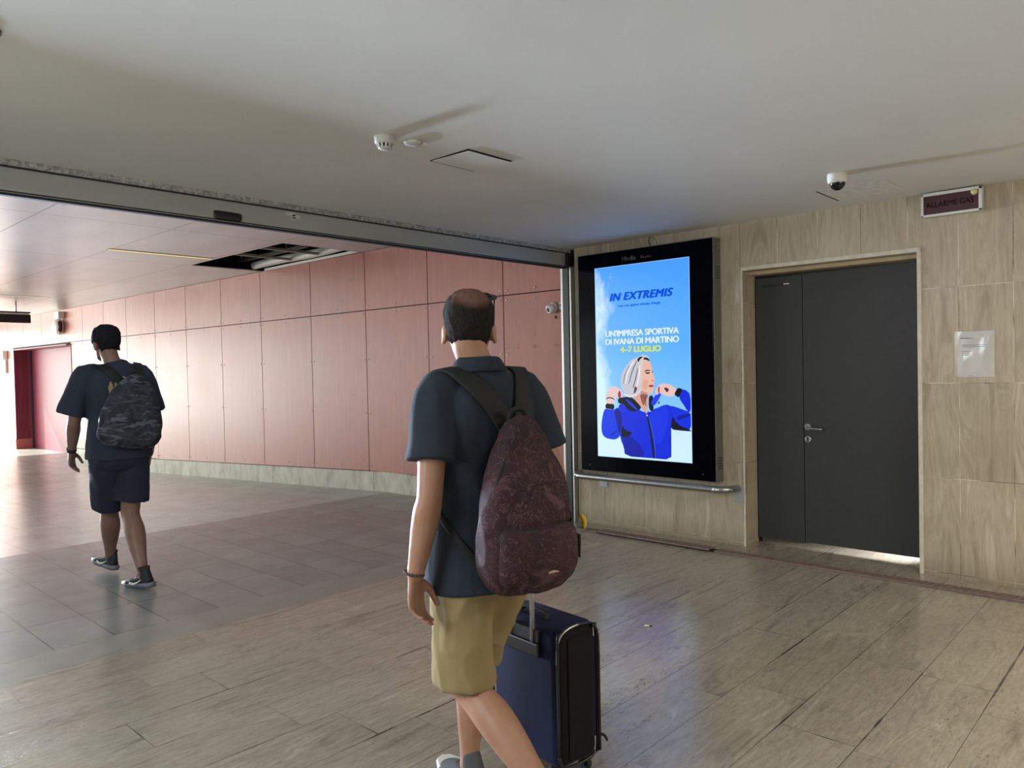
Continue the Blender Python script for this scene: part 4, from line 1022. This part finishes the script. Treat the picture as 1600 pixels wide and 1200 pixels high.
# --- man in the foreground
AZ1 = 78; L1 = (1.749, 1.755, 0)
hM1 = head_m(-.020, .030, 1.498, yaw=-33, pitch=-3, sc=1.0)
skin1 = mat_skin('skin_light', srgb(166, 126, 102)); skin2 = mat_skin('skin_tan', srgb(128, 100, 86))
S1 = dict(k=1.0, head=hM1, neck=(-.01, .0, 1.475), skin=skin1,
    torso=[(0, .005, .80, .10, .08), (0, 0, .85, .155, .105), (0, 0, .92, .170, .115), (0, .004, 1.0, .155, .105), (0, .008, 1.08, .148, .10), (0, .008, 1.18, .158, .108), (0, .004, 1.28, .172, .115), (0, 0, 1.36, .170, .108), (0, -.004, 1.42, .135, .085), (0, -.004, 1.46, .080, .062), (0, -.002, 1.485, .055, .052)],
    lsho=(-.172, -.002, 1.400), lelb=(-.228, -.055, 1.095), lwri=(-.272, -.030, .850), lhand=((.05, .04, -1), (.52, -.85, 0), (.85, .52, 0), (.42, .5, .56, .62), 1.0, .35),
    rsho=(.176, -.008, 1.395), relb=(.236, -.085, 1.10), rwri=(.268, .115, 1.000), rhand=((0, 1, .05), (0, -.1, -1), (-1, 0, 0), (1.0, 1.0, 1.0, 1.0), 1.0, .8),
    lhip=(-.085, 0, .86), lknee=(-.095, -.010, .475), lank=(-.03, -.415, .215), ltoe=(0, .5, -.85),
    rhip=(.085, 0, .86), rknee=(.045, .165, .470), rank=(.028, .165, .092), rtoe=(0, 1, 0))
man = person('person', L1, AZ1, 'balding man in navy polo shirt and khaki shorts walking in the foreground', S1)
polo = mat_cloth('navy_pique', srgb(38, 45, 54)); khaki = mat_cloth('khaki_cotton', srgb(138, 121, 84), .08, .9, .5)
b = MB()
b.tube([(0, .020, .775), (0, .020, .80), (0, .014, .90), (0, .006, 1.0), (0, .006, 1.1), (0, .006, 1.2), (0, .002, 1.29), (0, -.002, 1.365), (0, -.004, 1.425), (-.004, -.002, 1.462), (-.006, .0, 1.492)],
       [(.202, .176), (.204, .174), (.196, .156), (.182, .134), (.178, .128), (.182, .130), (.188, .132), (.186, .124), (.155, .102), (.092, .080), (.070, .070)], side=(1, 0, 0), n=34, sub=4, power=2.3)
for s_, e_, o_ in ((S1['lsho'], S1['lelb'], -1), (S1['rsho'], S1['relb'], 1)):
    s_, e_ = Vector(s_), Vector(e_); hemp = s_.lerp(e_, .66)
    b.tube([s_+V(-o_*.09, 0, .0), s_+V(-o_*.02, 0, .004), s_.lerp(e_, .25), s_.lerp(e_, .5), hemp, hemp-(hemp-s_).normalized()*.02, hemp-(hemp-s_).normalized()*.05], [.066, .073, .074, .074, .079, .064, .03], n=24, sub=3)
sh1 = remesh(b, 'polo_shirt', .006, polo, man, 4, folds(.0045, 7, (1, 1, .45), 3))
# collar: folded band
b = MB(); n = 30; prof = [(.070, 1.478, 0), (.067, 1.512, 0), (.070, 1.520, 0), (.078, 1.512, 0), (.100, 1.476, 0), (.096, 1.472, 0)]
rings = []
for r_, z_, _ in prof:
    rg = []
    for q in range(n):
        th = 2*math.pi*q/n; fr_ = max(0, math.sin(th))
        rg.append(b.bm.verts.new((-.008+r_*1.02*math.cos(th), .004+r_*1.0*math.sin(th)+(0), z_-.035*fr_-.004*abs(math.cos(th)))))
    rings.append(rg)
for i in range(len(rings)):
    a_, c_ = rings[i], rings[(i+1) % len(rings)]
    for q in range(n): b.bm.faces.new((a_[q], a_[(q+1) % n], c_[(q+1) % n], c_[q])).smooth = True
b.build('collar', polo, man)
# shorts
b = MB()
b.tube([(0, 0, .955), (0, 0, .90), (0, 0, .84), (0, .0, .79), (0, .0, .76)], [(.176, .122), (.184, .130), (.184, .132), (.160, .12), (.09, .08)], side=(1, 0, 0), n=30, power=2.3)
for h_, kn, t_ in ((S1['lhip'], S1['lknee'], 1.0), (S1['rhip'], S1['rknee'], .90)):
    h_, kn = Vector(h_), Vector(kn); e_ = h_.lerp(kn, t_); d_ = (kn-h_).normalized()
    b.tube([h_+V(0, 0, .03), h_.lerp(kn, .2), h_.lerp(kn, .5), h_.lerp(kn, .8), e_, e_-d_*.02, e_-d_*.06], [(.098, .118), (.100, .116), (.094, .108), (.092, .106), (.096, .112), (.080, .092), (.03, .03)], side=(1, 0, 0), n=26, sub=3)
st1 = remesh(b, 'shorts', .006, khaki, man, 4, folds(.007, 8, (1, 1, .6), 11))
for sd_, mx in (('l', S1['lank']), ('r', S1['rank'])):
    pass
make_shoe(man, S1['rank'], (0, 1), 0, plain('grey_canvas', srgb(70, 70, 74), .8), M['white'])
make_shoe(man, S1['lank'], (0, 1), R(-52), plain('grey_canvas', srgb(70, 70, 74), .8), M['white'])
# hair with a thin crown
def mat_hair(name, col, bald=False, hm=None):
    t = NT(name); x, y, z = t.sep()
    n1 = t.noise(t.map((1, 1, .25)), 260, 3, .7); n2 = t.noise(t.pos, 26, 3)
    c = t.ramp(n1, [(.3, [q*.6 for q in col[:3]]), (.7, [q*1.7 for q in col[:3]])])
    t.bump(n1, .8, .003)
    if bald:
        cx_, cy_, cz_ = hm @ Vector((.012, -.072, .212))
        d = t.math('SQRT', t.math('ADD', t.math('POWER', t.math('MULTIPLY', t.math('SUBTRACT', x, cx_), 1.0), 2), t.math('ADD', t.math('POWER', t.math('MULTIPLY', t.math('SUBTRACT', y, cy_), .75), 2), t.math('POWER', t.math('MULTIPLY', t.math('SUBTRACT', z, cz_), 1.35), 2))))
        m_ = t.math('ADD', d, t.math('MULTIPLY', t.math('SUBTRACT', n2, .5), .03))
        m_ = t.math('ADD', m_, t.math('MULTIPLY', t.math('SUBTRACT', n1, .5), .02))
        f = t.ramp(m_, [(.040, (1, 1, 1)), (.074, (0, 0, 0))])
        c = t.mix(t.math('MULTIPLY', f, .7), c, srgb(126, 94, 82))
    return t.out(c, .9, 0, .08)
keep1 = lambda p: (p.z > .012+.010*noise.noise(Vector((p.x*40, p.y*40, 1)))+max(0, p.y+.05)*.40) and not (p.y > .035+.02*(p.z > .19)) and not (abs(p.x) > .055 and -.034 < p.y < .035 and p.z < .116) and not (p.y > .012 and p.z < .12)
hair(man, hM1, .007, keep1, mat_hair('thinning_dark_hair', srgb(36, 32, 30), True, hM1))
# bracelet
w_ = Vector(S1['lwri'])+V(-.002, .001, .010); b = MB()
ax_ = (Vector(S1['lwri'])-Vector(S1['lelb'])).normalized(); u_ = ax_.orthogonal().normalized(); v_ = ax_.cross(u_); n_ = 26
for q in range(n_):
    th = 2*math.pi*q/n_; c_ = w_+(u_*math.cos(th)+v_*math.sin(th))*.0295
    b.ell(c_, (.0042, .0042, .0050), None, None, 8, 6)
b.build('bracelet', plain('dark_braided_metal', srgb(84, 80, 76), .3, .6), man)
# sunglasses pushed up on the head, a little askew
hG = hM1 @ Matrix.Translation((-.006, 0, -.008)) @ Matrix.Rotation(R(7), 4, 'Y')
gl = empty('sunglasses', L1, 'dark sunglasses pushed up on the head of the balding man', 'sunglasses'); gl.rotation_euler = (0, 0, R(AZ1-90))
for s_ in (-1, 1):
    b = MB(); c_ = hG @ Vector((s_*.044, .034, .236)); rot_ = hG.to_3x3() @ Matrix.Rotation(R(s_*-20), 3, 'Z') @ Matrix.Rotation(R(-48), 3, 'X')
    b.ell(c_, (.031, .003, .021), None, rot_, 20, 12); b.build('lens', plain('dark_lens', srgb(26, 24, 30), .1), gl)
    b = MB(); b.tube([hG @ Vector(p) for p in ((s_*.064, .026, .228), (s_*.066, .01, .200), (s_*.069, -.015, .165), (s_*.070, -.03, .140))], [.0026]*4, n=8); b.build('temple', M['black'], gl)
b = MB(); b.tube([hG @ Vector(p) for p in ((-.066, .026, .228), (-.040, .034, .248), (0, .038, .246), (.040, .034, .248), (.066, .026, .228))], [.0032]*5, n=8); b.build('rim', M['black'], gl)

# --- backpack builder
def backpack(name, loc, az, label, frame, size, cloth, strapm, shirt, straps, pocket=True, tags=True):
    W, D, Hh = size
    o = empty(name, loc, label, 'backpack'); o.rotation_euler = (0, 0, R(az-90))
    def tx(mb): bmesh.ops.transform(mb.bm, matrix=frame, verts=mb.bm.verts); return mb
    b = MB()    # frame: origin at the bottom against the back, -Y away from the back, z up
    b.tube([(0, -D*.50, .0), (0, -D*.55, .02), (0, -D*.58, Hh*.18), (0, -D*.55, Hh*.42), (0, -D*.45, Hh*.70), (0, -D*.34, Hh*.90), (0, -D*.28, Hh*.985), (0, -D*.26, Hh)],
           [(W*.40, D*.42), (W*.48, D*.54), (W*.50, D*.57), (W*.475, D*.54), (W*.37, D*.44), (W*.22, D*.32), (W*.12, D*.18), (W*.04, D*.06)], side=(1, 0, 0), n=36, sub=4, power=2.7)
    bodyb = remesh(tx(b), 'bag_body', .006, cloth, o, 3, folds(.0055, 9, (1, 1, .8), 5))
    if pocket:
        b = MB(); b.tube([(0, -D*.92, .012), (0, -D*1.02, .03), (0, -D*1.10, Hh*.15), (0, -D*1.08, Hh*.29), (0, -D*1.0, Hh*.345), (0, -D*.94, Hh*.35)], [(W*.34, D*.16), (W*.40, D*.22), (W*.42, D*.25), (W*.41, D*.22), (W*.385, D*.14), (W*.35, D*.06)], side=(1, 0, 0), n=32, sub=4, power=2.8)
        pk = remesh(tx(b), 'front_pocket', .006, cloth, o, 2, folds(.004, 10, (1, 1, .8), 15))
        b = MB(); b.tube([(-W*.40, -D*.98, Hh*.30), (-W*.33, -D*1.12, Hh*.345), (0, -D*1.19, Hh*.335), (W*.33, -D*1.12, Hh*.35), (W*.41, -D*.95, Hh*.37)], [(.010, .005)]*5, side=(0, 0, 1), n=10, sub=5); tx(b).build('pocket_zip', M['rubber'], o)
        b = MB(); b.box(.01, .045, -D*1.345, -D*1.335, .045, .056); tx(b).build('brand_patch', plain('pale_patch', srgb(170, 150, 132), .7), o)
    b = MB(); b.tube([(W*.46, -D*.70, Hh*.26), (W*.42, -D*.78, Hh*.50), (W*.30, -D*.72, Hh*.74), (0, -D*.62, Hh*.93), (-W*.30, -D*.72, Hh*.74), (-W*.42, -D*.78, Hh*.5)], [(.006, .004)]*6, n=8, sub=5); tx(b).build('main_zip', M['rubber'], o)
    if tags:
        b = MB(); b.tube([(W*.50, -D*1.0, Hh*.40), (W*.53, -D*1.04, Hh*.36), (W*.52, -D*1.06, Hh*.31)], [(.010, .004), (.013, .005), (.009, .004)], side=(0, 1, 0), n=10); tx(b).build('zip_puller', plain('yellow_cord', srgb(210, 170, 40), .6), o)
        b = MB(); b.box(W*.50, W*.504, -D*1.02, -D*.88, Hh*.12, Hh*.27, bev=.001); tx(b).build('hang_tag', M['case'], o)
    bv = bvh_of(shirt)
    for s_ in straps: snap_strip(bv, s_[0], None, s_[1], s_[2], s_[3], 'shoulder_strap' if len(s_) < 5 else s_[4], strapm, o)
    b = MB(); b.tube([frame @ Vector(p) for p in ((-.03, -D*.22, Hh*.97), (-.02, -D*.22, Hh*1.05), (.02, -D*.22, Hh*1.05), (.03, -D*.22, Hh*.97))], [(.009, .004)]*4, n=8); b.build('grab_loop', strapm, o)
    return o
F1 = Matrix.Translation((.014, -.138, .842)) @ Matrix.Rotation(R(-6), 4, 'Z') @ Matrix.Rotation(R(3), 4, 'X')
maroon = mat_marble_cloth('maroon_marbled_cloth', srgb(58, 32, 38), srgb(118, 86, 88), srgb(38, 23, 29), 24)
strapm = plain('black_webbing', srgb(12, 12, 14), .75, 0, .1, 60, .2)
wide = lambda t: .030+.040*math.sin(math.pi*min(1, max(0, t*1.02)))**.5
backpack('backpack', L1, AZ1, 'maroon marbled backpack with yellow zip pulls worn by the balding man', F1, (.310, .150, .485), maroon, strapm, sh1,
  [([(.005, -.165, 1.295), (-.035, -.15, 1.36), (-.085, -.115, 1.43), (-.125, -.03, 1.475), (-.155, .07, 1.42), (-.170, .12, 1.32), (-.175, .125, 1.20)], .066, .012, .009),
   ([(.060, -.165, 1.295), (.080, -.15, 1.36), (.105, -.115, 1.43), (.125, -.03, 1.475), (.150, .07, 1.42), (.165, .12, 1.32), (.17, .12, 1.20)], .066, .012, .009),
   ([(-.175, .125, 1.20), (-.20, .08, 1.13), (-.20, .0, 1.05), (-.185, -.09, .98), (-.150, -.165, .915), (-.120, -.215, .885)], .022, .004, .004, 'lower_strap'),
   ([(.17, .12, 1.20), (.19, .08, 1.13), (.19, .0, 1.05), (.19, -.09, .98), (.165, -.165, .915), (.145, -.215, .885)], .022, .004, .004, 'lower_strap')])

# --- walking man farther away
AZ2 = 84; L2 = (2.05, 5.71, 0)
hM2 = head_m(-.040, .078, 1.598, yaw=14, pitch=-6, sc=1.02)
S2 = dict(k=1.04, leg=1.1, head=hM2, neck=(-.02, .03, 1.565), skin=skin2,
    torso=[(0, .0, .86, .11, .09), (0, 0, .91, .165, .11), (0, 0, .98, .180, .12), (0, .004, 1.07, .165, .112), (0, .010, 1.16, .158, .108), (0, .018, 1.26, .168, .115), (0, .024, 1.37, .180, .12), (0, .024, 1.45, .178, .112), (0, .022, 1.51, .14, .088), (0, .025, 1.55, .082, .066), (-.01, .03, 1.575, .058, .055)],
    lsho=(-.205, .045, 1.480), lelb=(-.262, .085, 1.165), lwri=(-.262, .20, .950), lhand=((.06, .30, -.95), (.75, -.5, -.1), (.6, .8, .2), (.35, .45, .55, .7), 1.03, .4),
    rsho=(.168, .015, 1.480), relb=(.205, -.075, 1.17), rwri=(.190, -.04, .920), rhand=((-.12, .08, -1), (-.9, .3, .1), (.2, 1, 0), (.7, .75, .8, .8), 1.03, .4),
    lhip=(-.090, 0, .92), lknee=(-.030, .20, .520), lank=(.020, .43, .115), ltoe=(-.12, 1, .12),
    rhip=(.090, 0, .92), rknee=(.055, -.010, .505), rank=(.064, -.250, .100), rtoe=(-.25, 1, 0))
man2 = person('person', L2, AZ2, 'young man in black t-shirt and black shorts walking away in the tunnel', S2)
tee = mat_cloth('black_jersey', srgb(42, 47, 60)); blk = mat_cloth('black_shorts_cloth', srgb(34, 38, 52))
b = MB()
b.tube([(0, .0, .90), (0, .0, .925), (0, 0, 1.0), (0, .004, 1.08), (0, .010, 1.17), (0, .018, 1.27), (0, .024, 1.37), (0, .024, 1.45), (0, .020, 1.515), (-.004, .026, 1.552), (-.008, .03, 1.575)],
       [(.212, .160), (.214, .160), (.208, .150), (.198, .142), (.192, .138), (.196, .140), (.204, .142), (.202, .134), (.165, .108), (.094, .084), (.072, .070)], side=(1, 0, 0), n=34, sub=4, power=2.3)
for s_, e_, o_ in ((S2['lsho'], S2['lelb'], -1), (S2['rsho'], S2['relb'], 1)):
    s_, e_ = Vector(s_), Vector(e_); e_ = e_+V(-.03 if o_ < 0 else .0, 0, 0); hemp = s_.lerp(e_, .82)
    b.tube([s_+V(-o_*.09, 0, .0), s_+V(-o_*.02, 0, .004), s_.lerp(e_, .25), s_.lerp(e_, .5), hemp, hemp-(hemp-s_).normalized()*.02, hemp-(hemp-s_).normalized()*.05], [.075, .083, .086, .090, .100, .080, .03], n=24, sub=3)
sh2 = remesh(b, 't_shirt', .0065, tee, man2, 4, folds(.005, 7, (1, 1, .45), 23))
b = MB()
b.tube([(0, 0, 1.0), (0, 0, .95), (0, 0, .89), (0, .0, .84), (0, .0, .81)], [(.185, .13), (.195, .142), (.196, .145), (.172, .13), (.09, .08)], side=(1, 0, 0), n=30, power=2.3)
for h_, kn, t_ in ((S2['lhip'], S2['lknee'], .90), (S2['rhip'], S2['rknee'], .80)):
    h_, kn = Vector(h_), Vector(kn); e_ = h_.lerp(kn, t_); d_ = (kn-h_).normalized()
    b.tube([h_+V(0, 0, .03), h_.lerp(kn, .2), h_.lerp(kn, .5), e_, e_-d_*.02, e_-d_*.06], [(.104, .122), (.110, .125), (.112, .125), (.118, .130), (.098, .11), (.03, .03)], side=(1, 0, 0), n=26, sub=3)
b.tube([(0, .02, .90), (.005, .06, .80), (.01, .09, .70), (.012, .095, .655)], [(.14, .12), (.12, .125), (.10, .12), (.085, .10)], side=(1, 0, 0), n=24)
st2 = remesh(b, 'shorts', .0065, blk, man2, 4, folds(.006, 6, (1, 1, .7), 31))
blackup = plain('black_knit', srgb(20, 21, 28), .7, 0, .1, 60); soleb = plain('pale_grey_sole', srgb(104, 106, 114), .5)
make_shoe(man2, S2['rank'], (-.42, 1), R(-4), blackup, soleb, M['white'], True)
make_shoe(man2, S2['lank'], (-.30, 1), R(6), blackup, soleb, M['white'], True, R(8))
keep2 = lambda p: (p.z > .03+max(0, p.y+.05)*.55) and not (p.y > .055 and p.z < .165) and not (abs(p.x) > .055 and -.035 < p.y < .04 and p.z < .115) and not (p.y > .015 and p.z < .118)
def tuft(b):
    for q in range(16):
        a = random.random()*6.28; r_ = random.random()**.5*.055
        b.ell(hM2 @ Vector((r_*math.cos(a), -.005+r_*1.3*math.sin(a), .228+random.random()*.012-r_*.25)), (.020, .024, .016), None, None, 10, 8)
hair(man2, hM2, .012, keep2, mat_hair('black_hair', srgb(26, 26, 30)), .0045, .005, tuft)
b = MB(); wl = Vector(S2['lwri']); axl = (wl-Vector(S2['lelb'])).normalized(); b.tube([wl-axl*.03, wl-axl*.005], [.0325, .0320], n=20, sub=1); b.build('watch_strap', M['rubber'], man2)
# pale print on the back of the t-shirt
bv = bvh_of(sh2)
gold = plain('faded_gold_print', srgb(150, 134, 96), .7)
for cx0, cz0, pts in ((-.055, 1.40, [(-.02, -.05), (0, -.075), (.018, -.02), (.025, .03), (.012, .035), (.004, -.01), (-.008, .04), (-.016, .035), (-.028, 0)]), (-.05, 1.30, [(-.012, 0), (.012, .02), (.016, -.02), (0, -.028)]), (.02, 1.46, [(-.03, .0), (0, .018), (.02, -.012), (.034, .01), (.028, -.02), (.004, -.028)]), (.11, 1.44, [(-.01, -.03), (.008, -.02), (.012, .025), (.004, .025), (0, -.01)]), (-.02, 1.475, [(-.014, 0), (.012, .006), (.012, -.002), (-.01, -.006)])):
    b = MB(); vs_ = []
    for px_, pz_ in pts:
        l_, n_, _, _ = bv.ray_cast(Vector((cx0+px_*1.1, -.6, cz0+pz_*1.1)), Vector((0, 1, 0)))
        if l_ is not None: vs_.append(b.bm.verts.new(l_+n_*.0022))
    if len(vs_) > 2: b.bm.faces.new(vs_)
    bmesh.ops.triangulate(b.bm, faces=b.bm.faces)
    b.build('shirt_print', gold, man2)
F2 = Matrix.Translation((.010, -.135, 1.03)) @ Matrix.Rotation(R(-4), 4, 'Z') @ Matrix.Rotation(R(4), 4, 'X') @ Matrix.Rotation(R(8), 4, 'Y')
backpack('backpack', L2, AZ2, 'black camouflage backpack on the back of the young man in the tunnel', F2, (.400, .16, .46), mat_camo(), strapm, sh2,
  [([(.04, -.14, 1.42), (-.02, -.14, 1.46), (-.085, -.09, 1.53), (-.12, -.0, 1.57), (-.14, .11, 1.50), (-.15, .15, 1.40), (-.16, .16, 1.28)], .055, .010, .008),
   ([(.13, -.14, 1.40), (.13, -.14, 1.46), (.13, -.09, 1.53), (.135, .0, 1.57), (.15, .11, 1.50), (.16, .15, 1.40), (.17, .16, 1.28)], .055, .010, .008)], False, False)

# ------------------------------------------------------------------ suitcase
su = empty('suitcase', (2.012, 1.672, 0), 'navy blue soft suitcase with raised handle beside the balding man', 'suitcase')
su.rotation_euler = (0, 0, R(-7))
# frame: near edge at x=0,y=0; dark side runs along +X (depth .22), broad face with the handle at x=0 along +Y (width .37)
sD, sW, sz0, sz1 = .205, .37, .055, .558
navy = mat_cloth('navy_nylon', srgb(13, 18, 54), .1, .75, .2); dark_side = mat_cloth('black_nylon', srgb(9, 10, 14), .1, .85, .1)
b = MB(); b.box(.004, sD, 0, sW, sz0, sz1, navy, bev=0)
es = [e for e in b.bm.edges]; bmesh.ops.bevel(b.bm, geom=es, offset=.038, segments=6, profile=.5, affect='EDGES')
b.mi(dark_side)
for f in b.bm.faces:
    f.smooth = True
    if f.calc_center_median().y < .006 or f.normal.y < -.75: f.material_index = 1
b.build('case_body', None, su)
b = MB(); b.box(.050, sD-.035, -.006, .004, sz0+.03, sz1-.04, bev=.003); b.build('side_panel', dark_side, su)
def loop(y, off, r, name, m):
    t_ = MB(); c = .05; x0, x1, z0, z1 = .004+off, sD-off, sz0+off, sz1-off
    pts = [(x0, y, z0+c), (x0, y, z1-c), (x0+c*.3, y, z1-c*.3), (x0+c, y, z1), (x1-c, y, z1), (x1-c*.3, y, z1-c*.3), (x1, y, z1-c), (x1, y, z0+c), (x1-c*.3, y, z0+c*.3), (x1-c, y, z0), (x0+c, y, z0), (x0+c*.3, y, z0+c*.3), (x0, y, z0+c)]
    t_.tube(pts, [r]*len(pts), n=8, sub=3); return t_.build(name, m, su)
loop(.004, .004, .0055, 'piping', M['black']); loop(sW-.004, .004, .0055, 'piping', M['black'])
b = MB(); b.tube([(.006, .006, sz1-.12), (.008, .004, sz1-.055), (.022, .002, sz1-.022), (.06, .001, sz1-.004), (.11, .001, sz1+.001)], [.0042]*5, n=8); b.build('corner_edge', M['steel'], su)
# bulging zip pocket on the far broad side, zip seam down the outer edge
b = MB(); b.box(sD-.005, sD+.035, .03, sW-.03, sz0+.05, sz1-.08, bev=.016); b.build('front_pocket', navy, su)
b = MB(); b.tube([(sD+.0, -.003, sz0+.02), (sD+.0, -.003, .30), (sD-.002, -.003, sz1-.06), (sD-.03, -.002, sz1-.012)], [.006]*4, n=8); b.tube([(sD+.002, -.006, .135), (sD+.016, -.014, .125), (sD+.026, -.016, .105)], [.005, .0055, .004], n=8); b.build('zip', M['rubber'], su)
# handle well and tubes
b = MB(); b.box(-.012, .006, .085, .285, sz1-.115, sz1-.065, bev=.006); b.build('handle_well', M['black'], su)
b = MB(); b.box(-.004, .012, .09, .28, sz1-.065, sz1-.02, bev=.004); b.build('handle_panel', M['rubber'], su)
for yy in (.125, .245):
    b = MB(); b.cyl((.000, yy, sz1-.10), (.000, yy, .985), .0085, n=16); b.build('handle_tube', plain('silver_tube', srgb(186, 188, 186), .3, .5), su)
b = MB(); b.tube([(0, .110, .985), (0, .118, 1.0), (0, .185, 1.004), (0, .252, 1.0), (0, .260, .985)], [(.015, .012)]*5, side=(1, 0, 0), n=14); b.build('handle_grip', M['black'], su)
b = MB(); b.tube([(.06, .12, sz1-.002), (.075, .13, sz1+.022), (.075, .24, sz1+.022), (.06, .25, sz1-.002)], [(.011, .005)]*4, side=(1, 0, 0), n=10); b.build('carry_handle', M['rubber'], su)
for xx, yy in ((.035, .04), (.035, sW-.04), (sD-.035, .04), (sD-.035, sW-.04)):
    b = MB(); b.cyl((xx-.011, yy, .024), (xx+.011, yy, .024), .024, n=20, m=M['rubber']); b.box(xx-.018, xx-.012, yy-.014, yy+.014, .02, .062, M['black']); b.box(xx+.012, xx+.018, yy-.014, yy+.014, .02, .062, M['black']); b.box(xx-.018, xx+.018, yy-.018, yy+.018, .050, .064, M['black']); b.build('wheel', None, su)
